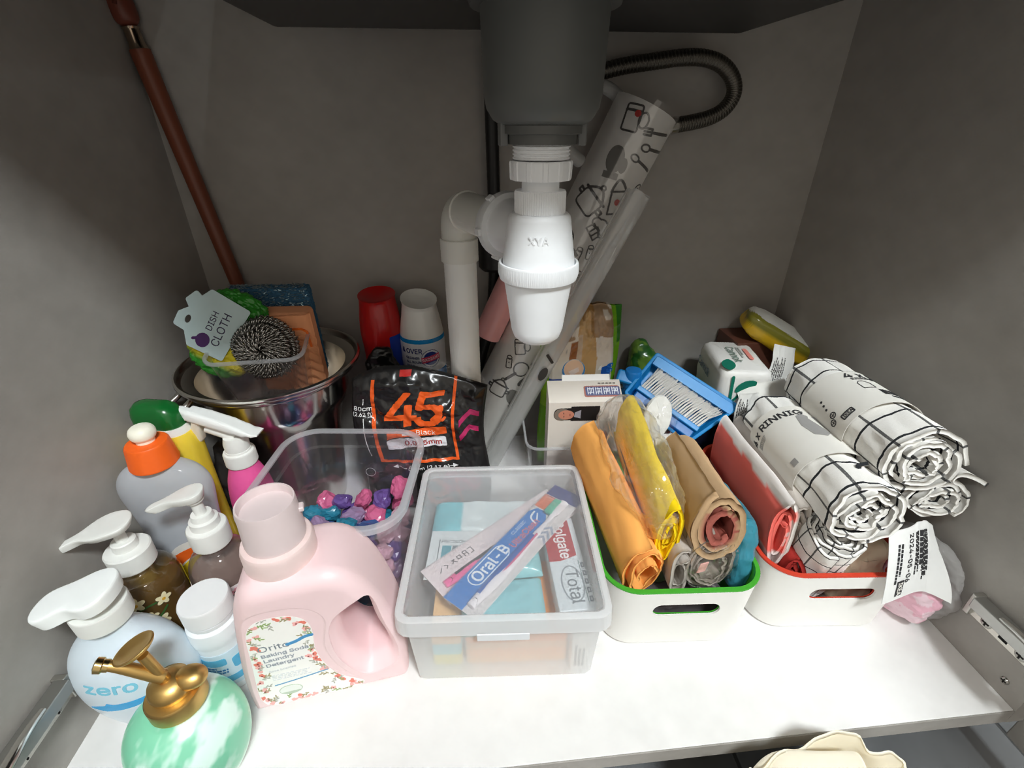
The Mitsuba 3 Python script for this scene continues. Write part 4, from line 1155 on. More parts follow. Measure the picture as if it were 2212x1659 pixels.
ink('printed_disc', Point(0.128, 0.026).buffer(0.026).intersection(shapely.box(0, 0.006, 0.165, 0.06)), MG)
ink('printed_square', shapely.box(0.061, 0.2015, 0.075, 0.2085), C(190, 44, 40))
# clear top edge of the packet
u2, v2 = np.meshgrid(np.linspace(0.48, 1.0, 40), np.linspace(0, 1, 16), indexing='ij')
tc = BHei - 0.028 * np.clip((u2 - 0.42) / 0.58, 0, 1) ** 1.3
Pf = np.stack([u2 * BWid + 0.006 * v2, tc - 0.004 + v2 * (0.020 * np.sin((u2 - 0.45) * 5.2).clip(0.2)), 0.004 * np.sin(u2 * 23 + v2 * 3) + (meshkit.fbm(np.stack([u2 * 9, v2 * 3, u2 * 0], -1), 3, 4) - .5) * 0.012], -1)
t.part('clear_seam', gridmesh(Pf), 'clear_film', smooth=True, label='clear plastic edge above the black film')

# ================================================================== red bottle, white and blue spray can, black sack
t = Thing('red_bottle', 'red plastic bottle with a scooped top at the back wall', 'bottle', at(0.2340, 0.4300, 0))
prof = np.vstack([[(0.0001, 0.0005), (0.024, 0.0005)], curve([(0.0262, 0.004), (0.0262, 0.150), (0.0262, 0.206), (0.0275, 0.228), (0.0272, 0.246), (0.0250, 0.268), (0.0236, 0.281), (0.0246, 0.2855)], 40)])
prof = prof * [1, 0.968]
v, f = lathe(np.vstack([prof, [(0.0225, 0.2743), (0.012, 0.2680), (0.0001, 0.2665)]]), 56)
top = v[:, 2] > 0.252
v[top, 2] += (v[top, 1] + 0.0) * 0.16 * np.clip((v[top, 2] - 0.252) / 0.02, 0, 1)
t.part('bottle', (v, f), ('gloss', C(172, 26, 26)), smooth=50)
fn = front([(0.0262, 0.0), (0.0262, 0.21), (0.0275, 0.23)], 1, 1)
rng = np.random.default_rng(4)
v, f = lines(rng, 0.020, 0.009, 3, 0.5)
t.part('small_print', printed(fn, (v + [-0.010, 0.206, 0], f), 0.004), ('gloss', C(220, 170, 170)))
v, f = flat(rrect(0.014, 0.034, 0.170, 0.224, 0.002))
t.part('printed_patch', printed(front([(0.0266, 0.0), (0.0266, 0.21), (0.0275, 0.23)], 1, 1), (v, f), 0.004), ('gloss', C(30, 60, 160)), label='blue printed patch')

t = Thing('spray_can', 'white and blue cleaner can with a round red and navy emblem at the back wall', 'can', at(0.2890, 0.4260, 0))
prof = np.vstack([[(0.0001, 0.0005), (0.028, 0.0005)], curve([(0.0298, 0.004), (0.0300, 0.100), (0.0300, 0.210), (0.0298, 0.2185), (0.0284, 0.230), (0.0260, 0.2440), (0.0236, 0.2570), (0.0228, 0.2640), (0.0242, 0.2700)], 60)])
v, f = lathe(np.vstack([prof, [(0.0224, 0.2685), (0.0180, 0.2625), (0.0001, 0.2600)]]), 64)
top = v[:, 2] > 0.240
v[top, 2] += (v[top, 1] * 0.25 - v[top, 0] * 0.10) * np.clip((v[top, 2] - 0.240) / 0.03, 0, 1)
t.part('can', (v, f), ('gloss', C(214, 214, 210)), smooth=50)
fn = front(prof[2:], 1, 1, off=0.0002)
t.part('printed_band', printed(fn, flat(shapely.box(-0.046, 0.2165, 0.046, 0.2220)), 0.004), ('gloss', C(20, 126, 190)))
t.part('printed_band', printed(fn, flat(shapely.box(-0.046, 0.0600, 0.046, 0.1740)), 0.004), ('gloss', C(20, 112, 186)))
t.part('printed_band', printed(fn, flat(shapely.box(-0.046, 0.1740, 0.046, 0.2163)), 0.004), ('gloss', C(206, 208, 214)))
fn2 = front(prof[2:], 1, 1, off=0.0006)
NV = C(34, 42, 100)
v, f = words('& OVER', 0.0068, True)
t.part('printed_word', printed(fn2, (v * [0.92, 1, 1] + [-0.0300, 0.2025, 0], f), 0.003), ('gloss', NV))
for k, w_ in enumerate(('CLEANER', 'ALL ROUND', 'HOME')):
    v, f = words(w_, 0.0034, True)
    t.part('printed_word', printed(fn2, (v * [0.95, 1, 1] + [-0.0235, 0.1940 - 0.0060 * k, 0], f), 0.003), ('gloss', NV))
em = t.part('emblem', printed(fn2, flat(Point(0.012, 0.1945).buffer(0.0128)), 0.003), ('gloss', C(214, 214, 222)))
fn3 = front(prof[2:], 1, 1, off=0.0009)
t.part('emblem_disc', printed(fn3, flat(Point(0.012, 0.1945).buffer(0.0098)), 0.003), ('gloss', C(40, 56, 130)), under=em)
fn4 = front(prof[2:], 1, 1, off=0.0012)
t.part('emblem_ribbon', printed(fn4, flat(affinity.rotate(shapely.box(-0.0005, 0.1903, 0.0245, 0.1985), 9)), 0.003), ('gloss', C(204, 62, 92)), under=em)
fn5 = front(prof[2:], 1, 1, off=0.0015)
v, f = words('RADIANT', 0.0042, True)
a = math.radians(9)
v = v * [0.92, 1, 1] - [v[:, 0].max() * .46, 0.0021, 0]
v = np.c_[v[:, 0] * math.cos(a) - v[:, 1] * math.sin(a) + 0.012, v[:, 0] * math.sin(a) + v[:, 1] * math.cos(a) + 0.1944, v[:, 2]]
t.part('printed_word', printed(fn5, (v, f), 0.003), ('gloss', C(236, 214, 222)), under=em)
t.part('emblem_border', printed(fn3, flat(Point(0.012, 0.1945).buffer(0.0128).difference(Point(0.012, 0.1945).buffer(0.0122))), 0.003), ('gloss', NV), under=em)

m = trimesh.creation.icosphere(5)
v = np.array(m.vertices)
v = np.sign(v) * np.abs(v) ** 0.85 * [0.036, 0.017, 0.110] + [0, 0, 0.1105]
lob = np.exp(-((v[:, 2] - 0.205) / 0.022) ** 2)
v[:, 0] -= 0.004 * lob
v, f = crumple((v, m.faces), 0.013, 30, 14, 4)
v[:, 2] = np.maximum(v[:, 2], 0.0006)
Thing('plastic_bag', 'crumpled shiny black plastic bag between the steel pot and the white blue can', 'bag', at(0.2420, 0.3830, 0)).whole((v, f), ('gloss', C(16, 16, 16)), smooth=45)

# ================================================================== frosted storage box with a lid
SB = at(0.3800, 0.1670, 0, rz=-3.6)
t = Thing('storage_box', 'frosted plastic storage box with a lid, toothbrush packs showing through the lid', 'storage box', SB)
t.part('body', walls([(0.164, 0.180, 0.006, 0.0012), (0.170, 0.186, 0.007, 0.0035), (0.178, 0.195, 0.008, 0.0860), (0.178, 0.195, 0.008, 0.0950)], 96), 'frosted', smooth=40)
lid = t.part('lid', walls([(0.168, 0.186, 0.006, 0.0985), (0.172, 0.190, 0.007, 0.0985), (0.1760, 0.1940, 0.007, 0.1040)], 96), 'frosted_lid', smooth=30)
t.part('lid_rim', rim(0.1760, 0.1940, 0.006, [(0.0, 0.1038), (0.0015, 0.1052), (0.0050, 0.1052), (0.0072, 0.1040), (0.0085, 0.0875), (0.0070, 0.0875), (0.0058, 0.1025), (0.0, 0.1030)], 120), 'frosted', under=lid, smooth=35)
t.part('latch', rbox(-0.024, 0.022, -0.1062, -0.1044, 0.0800, 0.0890, 0.0008), ('satin', C(214, 218, 222)), smooth=30)

# inside the box
for k, (cc, nm) in enumerate(((C(226, 186, 140), 'peach'), (C(232, 176, 128), 'peach'), (C(224, 180, 134), 'peach'), (C(240, 150, 66), 'orange'))):
    Thing('folded_cloth', f'{"orange folded cloth on top of" if k == 3 else ("lowest", "second", "third")[min(k, 2)] + " peach folded cloth in"} the stack in the front of the frosted box', 'cloth', SB).whole(crumple(dense(rbox(-0.038, 0.062, -0.080, 0.010, 0.0032 + 0.0108 * k, 0.0134 + 0.0108 * k, 0.004), 0.008), 0.0012, 60, k), ('cloth', cc), smooth=40)
Thing('sponge_block', 'small yellow block in the front left corner of the frosted box', 'block', SB).whole(rbox(-0.070, -0.042, -0.080, -0.020, 0.0030, 0.0185, 0.002), ('cloth', C(218, 206, 110)))
Thing('sponge_block', 'small pale blue block on the yellow one in the frosted box', 'block', SB).whole(rbox(-0.070, -0.042, -0.080, -0.020, 0.0190, 0.0350, 0.002), ('cloth', C(128, 196, 208)))
Thing('sponge_block', 'small beige block on the pale blue one in the frosted box', 'block', SB).whole(rbox(-0.070, -0.042, -0.080, -0.020, 0.0355, 0.0540, 0.002), ('cloth', C(232, 190, 140)))
t = Thing('paper_sleeve', 'white paper sleeve upright in the front right corner of the frosted box', 'paper', SB)
t.part('sleeve', rbox(0.064, 0.0795, -0.0885, -0.072, 0.004, 0.060, 0.001), ('matte', C(222, 220, 216)))
rng = np.random.default_rng(6)
v, f = lines(rng, 0.040, 0.011, 3)
pf2 = plate(SB @ frame((0.0775, -0.0888, 0.010), (0, 0, 1), (-1, 0, 0)))
t.part('small_print', printed(pf2, (v, f)), ('matte', C(120, 120, 120)), raw=True, smooth=False)


def pouch(w, h, th, seed=0, n=40, amp=0.002):
    """flat soft pack, local x 0..w, y 0..h, puffed to th"""
    u, v = np.meshgrid(np.linspace(0, 1, n), np.linspace(0, 1, n), indexing='ij')
    e = np.clip(np.minimum(np.minimum(u, 1 - u) / 0.16, np.minimum(v, 1 - v) / 0.12), 0, 1) ** 0.5
    q = np.stack([u * w * 60, v * h * 60, u * 0 + seed], -1)
    z = th / 2 * e + (meshkit.fbm(q, 3, seed) - 0.5) * 2 * amp * e
    A, B = np.stack([u * w, v * h, z], -1), np.stack([u * w, v * h, -th / 2 * e], -1)
    va, fa = gridmesh(A)
    vb, fb = gridmesh(B)
    return join((va, fa), (vb, fb[:, ::-1]))


Thing('wipe_pack', 'teal soft pack lying across the front of the frosted box', 'pack', SB @ at(-0.040, -0.086, 0.0575, rz=3)).whole(pouch(0.082, 0.056, 0.018, 2), ('gloss', C(142, 198, 206)), smooth=True)
Thing('wipe_pack', 'pale blue soft pack in the middle of the frosted box', 'pack', SB @ at(-0.016, -0.027, 0.0590, rz=4)).whole(pouch(0.058, 0.052, 0.018, 12), ('gloss', C(150, 204, 208)), smooth=True)
t = Thing('wipe_pack', 'pale pack with a teal end at the back of the frosted box', 'pack', SB @ at(-0.082, 0.030, 0.0590, rz=-1))
m = pouch(0.128, 0.056, 0.022, 5)
vv = m[0]
colr = np.where((vv[:, 0] < 0.036)[:, None], C(126, 194, 204), C(206, 216, 218))
t.part('pack', m, ('gloss', C(206, 216, 218)), color=colr)
t = Thing('hobby_card', 'pale card printed PRECISION FOLDING at the left in the frosted box', 'card', SB @ at(-0.081, -0.034, 0.0710, rz=-2, rx=1))
t.part('card', rbox(0, 0.058, 0, 0.064, 0, 0.0012, 0.0005), ('satin', C(206, 212, 214)))
v, f = words('PRECISION FOLDING', 0.0036, False, 0.0002)
t.part('printed_word', (v * [0.95, 1, 1] + [0.012, 0.047, 0.0012], f), ('satin', C(84, 92, 98)), smooth=False)
for k, (x0, x1, y0, y1, cc) in enumerate(((0.014, 0.024, 0.008, 0.043, C(84, 150, 164)), (0.025, 0.034, 0.008, 0.036, C(176, 176, 120)), (0.035, 0.046, 0.008, 0.030, C(120, 150, 150)), (0.025, 0.050, 0.037, 0.043, C(120, 130, 136)))):
    t.part('printed_block', (lambda m: (m[0] + [0, 0, 0.0012], m[1]))(flat(shapely.box(x0, y0, x1, y1), 0.0002)), ('satin', cc), smooth=False)
t.part('printed_rule', (lambda m: (m[0] + [0, 0, 0.0012], m[1]))(flat(stroke([(0.0105, 0.008), (0.0105, 0.051)], 0.0008), 0.0002)), ('satin', C(90, 96, 100)), smooth=False)

t = Thing('toothpaste_box', 'red and silver toothpaste carton along the right side of the frosted box', 'carton', SB @ at(0.0440, 0.0420, 0.0500, rz=-90 + 4))
t.part('carton', rbox(0, 0.118, 0, 0.036, 0, 0.0240, 0.0010), ('gloss', C(206, 212, 216)))
top = 0.0240
pt = lambda g, d=0.0: (lambda m: (m[0] + [0, 0, top + d], m[1]))(flat(g, 0.0002))
t.part('printed_panel', pt(Polygon([(0.0, 0.0), (0.060, 0.0), (0.060, 0.012), (0.054, 0.030), (0.0, 0.030)])), ('gloss', C(172, 40, 48)), smooth=False)
v, f = words('Colgate', 0.0115, True, 0.0002)
t.part('printed_word', (v * [0.92, 1, 1] + [0.004, 0.013, top + 0.0003], f), ('gloss', C(232, 226, 226)), smooth=False)
v, f = words('Total', 0.0125, False, 0.0002)
t.part('printed_word', (v * [0.95, 1, 1] + [0.072, 0.014, top + 0.0003], f), ('gloss', C(110, 116, 122)), smooth=False)
t.part('printed_loop', pt(affinity.scale(Point(0.088, 0.019).buffer(1, quad_segs=12), 0.0215, 0.0115).difference(affinity.scale(Point(0.088, 0.019).buffer(1, quad_segs=12), 0.0200, 0.0100))), ('gloss', C(140, 146, 152)), smooth=False)
for x in (0.064, 0.074, 0.084, 0.094, 0.104):
    t.part('printed_square', pt(shapely.box(x, 0.0315, x + 0.006, 0.0352).difference(shapely.box(x + 0.0014, 0.0328, x + 0.0046, 0.0340))), ('gloss', C(90, 98, 108)), smooth=False)
t.part('printed_rule', pt(shapely.box(0.060, 0.0365, 0.116, 0.0368).union(shapely.box(0.061, 0.0298, 0.112, 0.0304))), ('gloss', C(90, 120, 116)), smooth=False)


# toothbrush packs just under the lid
def toothbrush(t, x0, x1, y, z, handle, accent, bristle, under):
    L_ = x1 - x0
    p = curve([(x0, y, z), (x0 + 0.25 * L_, y - 0.0015, z + 0.001), (x0 + 0.55 * L_, y, z), (x0 + 0.78 * L_, y + 0.0012, z), (x1, y + 0.001, z)], 50)
    s_ = np.linspace(0, 1, 50)
    r_ = 0.0036 + 0.0026 * np.exp(-((s_ - 0.22) / 0.20) ** 2) - 0.0014 * np.exp(-((s_ - 0.75) / 0.08) ** 2) + 0.0016 * (s_ > 0.85) * np.clip((s_ - 0.82) / 0.06, 0, 1)
    k = t.part('toothbrush', tube(p, r_, 14, 0.55), ('gloss', handle), under=under)
    pa = p[4:30] + [0, 0.0018, 0.0016]
    t.part('grip', tube(pa, 0.0028 + 0.0010 * np.sin(np.linspace(0, np.pi, 26)), 10, 0.5), ('satin', accent), under=under)
    t.part('bristles', rbox(x1 - 0.026, x1 - 0.002, y + 0.003, y + 0.0125, z - 0.0022, z + 0.0030, 0.0015), ('cloth', bristle), under=under)


def bubble(x0, x1, y0, y1, z, h, n=30):
    """clear blister sheet raised by h over a rectangle"""
    u, v = np.meshgrid(np.linspace(0, 1, n), np.linspace(0, 1, n), indexing='ij')
    e = np.clip(np.minimum(np.minimum(u, 1 - u), np.minimum(v, 1 - v)) / 0.12, 0, 1) ** 0.6
    return gridmesh(np.stack([x0 + (x1 - x0) * u, y0 + (y1 - y0) * v, z + h * e], -1))


A = frame((0.2940, 0.1460, 0.0742), (0.800, 0.600, 0), (-0.600, 0.800, 0))
t = Thing('toothbrush_pack', 'white card toothbrush pack with a pink and black brush, under the box lid', 'toothbrush pack', A)
card = t.part('card', rbox(0, 0.184, -0.052, 0.0, 0.0, 0.0010, 0.0004), ('satin', C(226, 214, 216)))
for text, h, x, y in (('expert', 0.0060, 0.064, -0.020), ('clean', 0.0040, 0.136, -0.012)):
    v, f = words(text, h, False, 0.0002)
    t.part('printed_word', (v * [1.4, 1, 1] + [x, y, 0.0010], f), ('satin', C(196, 186, 192)), under=card, smooth=False)
g = shapely.union_all([stroke(q, 0.0008) for q in ([(0.030, -0.015), (0.034, -0.011), (0.031, -0.011), (0.035, -0.016)], [(0.038, -0.014), (0.042, -0.014), (0.042, -0.010), (0.038, -0.010), (0.038, -0.014)], [(0.046, -0.016), (0.046, -0.009), (0.050, -0.009), (0.050, -0.016)], [(0.046, -0.0125), (0.050, -0.0125)], [(0.053, -0.016), (0.057, -0.016), (0.057, -0.009), (0.053, -0.009)], [(0.022, -0.016), (0.025, -0.013), (0.022, -0.011)], [(0.014, -0.016), (0.018, -0.012)])])
t.part('printed_marks', (lambda m: (m[0] + [0, 0, 0.0010], m[1]))(flat(g, 0.0002)), ('satin', C(70, 66, 70)), under=card, kind='stuff', smooth=False)
toothbrush(t, 0.008, 0.176, -0.0330, 0.0050, C(232, 96, 154), C(40, 40, 46), C(34, 34, 40), card)
t.part('blister', bubble(0.001, 0.183, -0.051, -0.001, 0.0012, 0.0085), 'clear_film', smooth=True)

B = frame((0.3320, 0.0940, 0.0850), (0.670, 0.742, 0), (-0.742, 0.670, 0))
t = Thing('toothbrush_pack', 'blue toothbrush pack lettered Oral-B lying over the pink brush pack', 'toothbrush pack', B)
card = t.part('card', rbox(0, 0.196, -0.024, 0.0170, 0.0, 0.0008, 0.0003), ('satin', C(210, 206, 206)))
pb = lambda g, d=0.0: (lambda m: (m[0] + [0, 0, 0.0008 + d], m[1]))(flat(g, 0.0002))
t.part('printed_panel', pb(Polygon([(0.0, -0.006), (0.0, 0.0170), (0.140, 0.0170), (0.150, 0.012), (0.150, 0.000), (0.140, -0.006)])), ('satin', C(40, 120, 196)), under=card, smooth=False)
t.part('printed_panel', pb(shapely.box(0.152, 0.000, 0.176, 0.0170)), ('satin', C(222, 112, 70)), under=card, smooth=False)
t.part('printed_panel', pb(shapely.box(0.177, -0.024, 0.196, 0.0170)), ('satin', C(58, 64, 120)), under=card, smooth=False)
t.part('printed_loop', pb(rrect(0.026, 0.083, -0.0030, 0.0150, 0.009).difference(rrect(0.0272, 0.0818, -0.0018, 0.0138, 0.0078)), 0.0002), ('satin', C(230, 236, 242)), under=card, smooth=False)
v, f = words('Oral-B', 0.0120, True, 0.0002)
t.part('printed_word', (v * [0.98, 1, 1] + [0.0305, 0.0003, 0.0011], f), ('satin', C(236, 240, 244)), under=card, smooth=False)
v, f = words('UltraClean', 0.0078, True, 0.0002)
t.part('printed_word', (v * [0.90, 1, 1] + [0.086, -0.0020, 0.0011], f), ('satin', C(216, 112, 126)), under=card, smooth=False)
v, f = words('CLASSIC', 0.0040, False, 0.0002)
t.part('printed_word', (v + [0.100, 0.0095, 0.0011], f), ('satin', C(220, 232, 240)), under=card, smooth=False)
g = affinity.rotate(shapely.union_all([stroke(curve([(-0.009, -0.002, 0), (-0.002, 0.004, 0), (0.008, 0.002, 0)], 10)[:, :2], 0.0022), stroke([(-0.004, -0.003), (0.006, -0.002)], 0.0016)]), 25)
t.part('printed_tooth', pb(affinity.translate(g, 0.136, 0.006), 0.0003), ('satin', C(232, 238, 244)), under=card, smooth=False)
for k in range(3):
    x = 0.108 + 0.008 * k
    t.part('printed_chevron', pb(Polygon([(x, -0.024), (x + 0.008, -0.017), (x, -0.010), (x + 0.004, -0.010), (x + 0.012, -0.017), (x + 0.004, -0.024)])), ('satin', C(150, 160, 178)), under=card, smooth=False)
toothbrush(t, 0.006, 0.172, -0.0120, 0.0052, C(226, 220, 224), C(40, 90, 170), C(90, 176, 148), card)
t.part('blister', bubble(0.001, 0.176, -0.0235, 0.0165, 0.0012, 0.0095), 'clear_film', smooth=True)
t.part('brush_stripe', tube(curve([(0.030, -0.0140, 0.0080), (0.070, -0.0145, 0.0085), (0.112, -0.0130, 0.0075)], 24), 0.0011, 8), ('gloss', C(206, 90, 130)), under=card)

# ================================================================== rolls leaning on the back wall
A0, A1 = np.array([0.3830, 0.4390, 0.0830]), np.array([0.5755, 0.4390, 0.4900])
A00 = A0
A0 = A0 - (A1 - A0) * (0.0655 / 0.407)          # down to the shelf
S0 = float(np.linalg.norm(A00 - A0))
LM = axis(A0, A1, (0, -1, 0))
LR, LL = 0.0385, float(np.linalg.norm(A1 - A0))
t = Thing('shelf_liner_roll', 'white roll of shelf liner with kitchen drawings leaning on the back wall behind the trap', 'roll', LM)
t.part('roll', lathe([(0.006, 0), (LR, 0), (LR, LL), (LR - 0.0028, LL), (LR - 0.0030, LL - 0.05), (0.006, LL - 0.05)], 64), ('gloss', C(204, 202, 198)), smooth=40)
t.part('plastic_sleeve', sheet_lathe([(LR + 0.0016, -0.006), (LR + 0.0016, LL + 0.006)], 48), 'clear_film', smooth=True)


def wrapz(R, th0=0.0):
    """print x = round the roll, y = along it"""
    def fn(v):
        th = th0 + v[:, 0] / R
        rr = R + 0.0003 + v[:, 2]
        return np.stack([rr * np.cos(th), rr * np.sin(th), v[:, 1] + S0], 1)
    return fn


E = lambda x, y, a, b: affinity.scale(Point(x, y).buffer(1, quad_segs=8), a, b)
o_ = lambda g: g.boundary.buffer(0.034)
icons = dict(
    mug=[o_(rrect(-.4, .2, -.5, .4, .08)), o_(E(.34, -.05, .18, .26)), stroke([(-.4, .2), (.2, .2)], .09)],
    spoon=[o_(E(0, .42, .13, .2)), stroke([(0, .22), (0, -.7)], .12)],
    fork=[stroke([(0, -.7), (0, .15)], .12), stroke([(-.12, .6), (-.12, .25), (.12, .25), (.12, .6)], .09), stroke([(0, .6), (0, .2)], .09)],
    mitt=[E(0, .1, .34, .5), E(.36, -.05, .16, .28), shapely.box(-.3, -.6, .3, -.36)],
    pot=[o_(rrect(-.45, .45, -.4, .3, .15)), stroke([(-.5, .3), (.5, .3)], .10), stroke(curve([(-.4, .32, 0), (0, .62, 0), (.4, .32, 0)], 10)[:, :2], .09), o_(E(0, .68, .08, .08)), stroke([(-.45, .1), (-.65, .1), (-.65, -.05), (-.45, -.05)], .09), stroke([(.45, .1), (.65, .1), (.65, -.05), (.45, -.05)], .09)],
    kettle=[o_(Polygon([(-.4, -.5), (.4, -.5), (.28, .3), (-.28, .3)])), stroke([(.36, -.2), (.65, .1), (.7, .2)], .10), stroke(curve([(-.3, .3, 0), (0, .7, 0), (.3, .3, 0)], 10)[:, :2], .09), E(0, -.1, .07, .07)],
    cloud=[o_(E(0, .25, .3, .22).union(E(-.28, .1, .2, .2)).union(E(.28, .1, .2, .2))), o_(shapely.box(-.3, -.4, .3, -.02)), stroke([(-.1, -.05), (-.1, -.4)], .07), stroke([(.1, -.05), (.1, -.4)], .07)],
    shaker=[o_(rrect(-.2, .2, -.5, .2, .08)), o_(E(0, .28, .18, .14)), E(0, -.1, .05, .05)],
    whisk=[stroke([(0, -.7), (0, -.05)], .14), o_(E(0, .3, .2, .36)), stroke([(0, -.05), (0, .65)], .07)],
    pan=[o_(E(0, .2, .4, .4)), stroke([(0, -.2), (0, -.8)], .16)],
    egg=[o_(E(0, 0, .3, .24)), E(0, 0, .1, .1)],
    slab=[rrect(-.5, .5, -.09, .09, .08)],
    drop=[E(0, 0, .22, .5)])
layout = [('mug', -18, 432, 34, 10), ('fork', 14, 428, 30, 105), ('spoon', 22, 412, 32, 100), ('spoon', 15, 394, 30, 82), ('mitt', -16, 382, 34, 10), ('pot', -22, 332, 36, -25), ('kettle', 10, 348, 36, 25), ('egg', 32, 368, 26, 50), ('cloud', 4, 308, 32, -35), ('shaker', -4, 272, 22, 0), ('shaker', 9, 280, 22, 15), ('pan', -24, 280, 30, 60), ('slab', -22, 258, 32, 70), ('whisk', -10, 234, 30, 20), ('egg', 8, 248, 22, 30), ('spoon', 20, 236, 28, 40), ('mug', 30, 214, 26, 0), ('cloud', -8, 200, 28, 10), ('kettle', 14, 196, 26, -20), ('slab', 0, 150, 34, 40), ('egg', -14, 168, 22, 10), ('kettle', 18, 152, 26, -15), ('mug', -14, 128, 26, 30), ('slab', 20, 112, 24, 20), ('pan', -2, 92, 30, -30), ('drop', 16, 82, 32, -40), ('shaker', -20, 100, 22, 20), ('mitt', 10, 48, 30, 30), ('pot', -16, 54, 28, 0), ('spoon', 24, 40, 28, 90)]
for nm, u_, s_, sz, rot in layout:
    g = shapely.union_all(icons[nm])
    g = affinity.translate(affinity.rotate(affinity.scale(g, sz / 1000 / 1.12, sz / 1000 / 1.12, origin=(0, 0)), rot, origin=(0, 0)), u_ / 1000, s_ / 1000)
    t.part('printed_drawing', printed(wrapz(LR), flat(g, 0.0002), 0.004), ('gloss', C(70, 68, 66) if nm not in ('mitt',) else C(112, 110, 106)), smooth=True)
for u_, s_ in ((-17, 436), (10, 345)):
    t.part('printed_spot', printed(wrapz(LR + 0.0002), flat(Point(u_ / 1000, s_ / 1000).buffer(0.0036), 0.0002), 0.004), ('gloss', C(176, 62, 58)), smooth=True)
pk = t.part('pink_sheet_roll', move(lathe([(0.004, 0.115), (0.0190, 0.115), (0.0190, 0.225), (0.0165, 0.225), (0.0160, 0.20), (0.004, 0.20)], 40), at(0.010, -0.0590, S0)), ('gloss', C(214, 152, 152)), smooth=40, label='narrow pink roll tucked along its left side')
t.part('sticker', printed(wrapz(LR + 0.0010, -0.35), flat(affinity.rotate(shapely.box(-0.006, 0.140, 0.022, 0.154), 12), 0.0003), 0.004), ('gloss', C(220, 220, 214)), smooth=True)
gl = shapely.union_all([stroke([(x - 0.012, y + 0.012) for x, y in q], 0.0008) for q in ([(0.008, 0.137), (0.013, 0.138)], [(0.0095, 0.139), (0.0095, 0.134)], [(0.012, 0.139), (0.011, 0.133)], [(0.019, 0.140), (0.0165, 0.136)], [(0.018, 0.138), (0.018, 0.133)], [(0.022, 0.139), (0.026, 0.140), (0.0225, 0.134)], [(0.024, 0.137), (0.026, 0.135)])])
t.part('printed_marks', printed(wrapz(LR + 0.0014, -0.35), flat(gl, 0.0002), 0.004), ('gloss', C(60, 58, 58)), kind='stuff', smooth=True)

b0, b1 = np.array([0.3720, 0.3850, 0.0120]), np.array([0.5500, 0.3580, 0.4050])
S1 = 0.068
t = Thing('plastic_sleeve_roll', 'narrow roll of milky clear plastic leaning along the printed liner roll', 'roll', axis(b0, b1, (0, -1, 0)))
Ls = float(np.linalg.norm(b1 - b0))
(v, f), _ = roll(0.0150, Ls, 1.8, 0.0012, 0.5, 1.05, 4, rough=0.0015, r_in=0.008, nl=40)
t.part('sheet', (v, f), 'milky_film', smooth=True)
ho = E(0.002, 0.118, 0.0055, 0.0105)
t.part('hang_hole', printed(lambda v: np.stack([0.0086 + v[:, 2] + 0 * v[:, 0], v[:, 0], v[:, 1] + S1], 1), flat(ho, 0.0003)), ('satin', C(48, 46, 44)), smooth=False, label='dark oval hang hole')
t.part('slot', printed(lambda v: np.stack([0.0086 + v[:, 2] + 0 * v[:, 0], v[:, 0], v[:, 1] + S1], 1), flat(affinity.rotate(rrect(-0.008, 0.008, 0.1405, 0.1445, 0.0018), -35), 0.0003)), ('satin', C(40, 38, 36)), smooth=False, label='dark slot')

# ================================================================== translucent bin with wipes at the back
BN = at(0.5150, 0.3860, 0, rz=-2)
t = Thing('clear_bin', 'translucent plastic bin holding wipes and a white carton at the back', 'bin', BN)
t.part('tub', walls([(0.150, 0.140, 0.012, 0.0012), (0.158, 0.146, 0.014, 0.0040), (0.176, 0.160, 0.016, 0.098)], 96), 'clear_sheet', smooth=40)
t.part('lip', rim(0.176, 0.160, 0.016, [(-0.0004, 0.0970), (0.0022, 0.0970), (0.0026, 0.0985), (0.0020, 0.1000), (-0.0004, 0.1000)], 96), 'clear_rim', smooth=40)

# standing pack of wipes
WM = frame((0.4520, 0.3980, 0.0080), (0.999, -0.03, 0), (0, 0.035, 0.999))
t = Thing('wipes_pack', 'tall beige and green pack of wipes lettered 50 standing in the translucent bin', 'wipes pack', WM)
WW, WH = 0.110, 0.252
u_, v_ = np.meshgrid(np.linspace(0, 1, 110), np.linspace(0, 1, 160), indexing='ij')
cr = np.clip((v_ - 0.70) / 0.3, 0, 1)
Xw = u_ * WW + 0.004 * np.sin(v_ * 9) * (u_ - 0.5) + cr * (0.008 * np.sin(u_ * 6))
Yw = v_ * WH + cr * ((meshkit.fbm(np.stack([u_ * 3, v_ * 2, u_ * 0], -1), 3, 6) - 0.35) * 0.018) - 0.016 * cr * np.clip((0.45 - u_) / 0.45, 0, 1)
e_ = np.clip(np.minimum(u_, 1 - u_) / 0.13, 0, 1) ** 0.6 * np.clip(v_ / 0.06, 0, 1) ** 0.5 * np.clip((1 - v_) / 0.10, 0.05, 1) ** 0.5
bump = (meshkit.fbm(np.stack([u_ * 5, v_ * 11, u_ * 0 + 3], -1), 4, 8) - 0.5)
Zw = 0.0210 * e_ + bump * (0.004 + 0.026 * cr) * e_
colr = np.zeros(u_.shape + (3,))
colr[:] = C(212, 204, 192)
n1 = meshkit.fbm(np.stack([u_ * 6, v_ * 9, u_ * 0], -1), 3, 2)
def blend(mask, col):
    m_ = np.clip(mask, 0, 1)[..., None]
    colr[:] = colr * (1 - m_) + col * m_
blend((np.abs(u_ - 0.60 - 0.05 * np.sin(v_ * 5)) < 0.07 + 0.09 * (n1 - 0.3) + 0.10 * np.clip(v_ - 0.6, 0, 1)).astype(float) * 0.85, C(184, 142, 76))
blend(((v_ > 0.84) & (u_ > 0.1) & (n1 < 0.52)).astype(float) * 0.8, C(142, 104, 56))
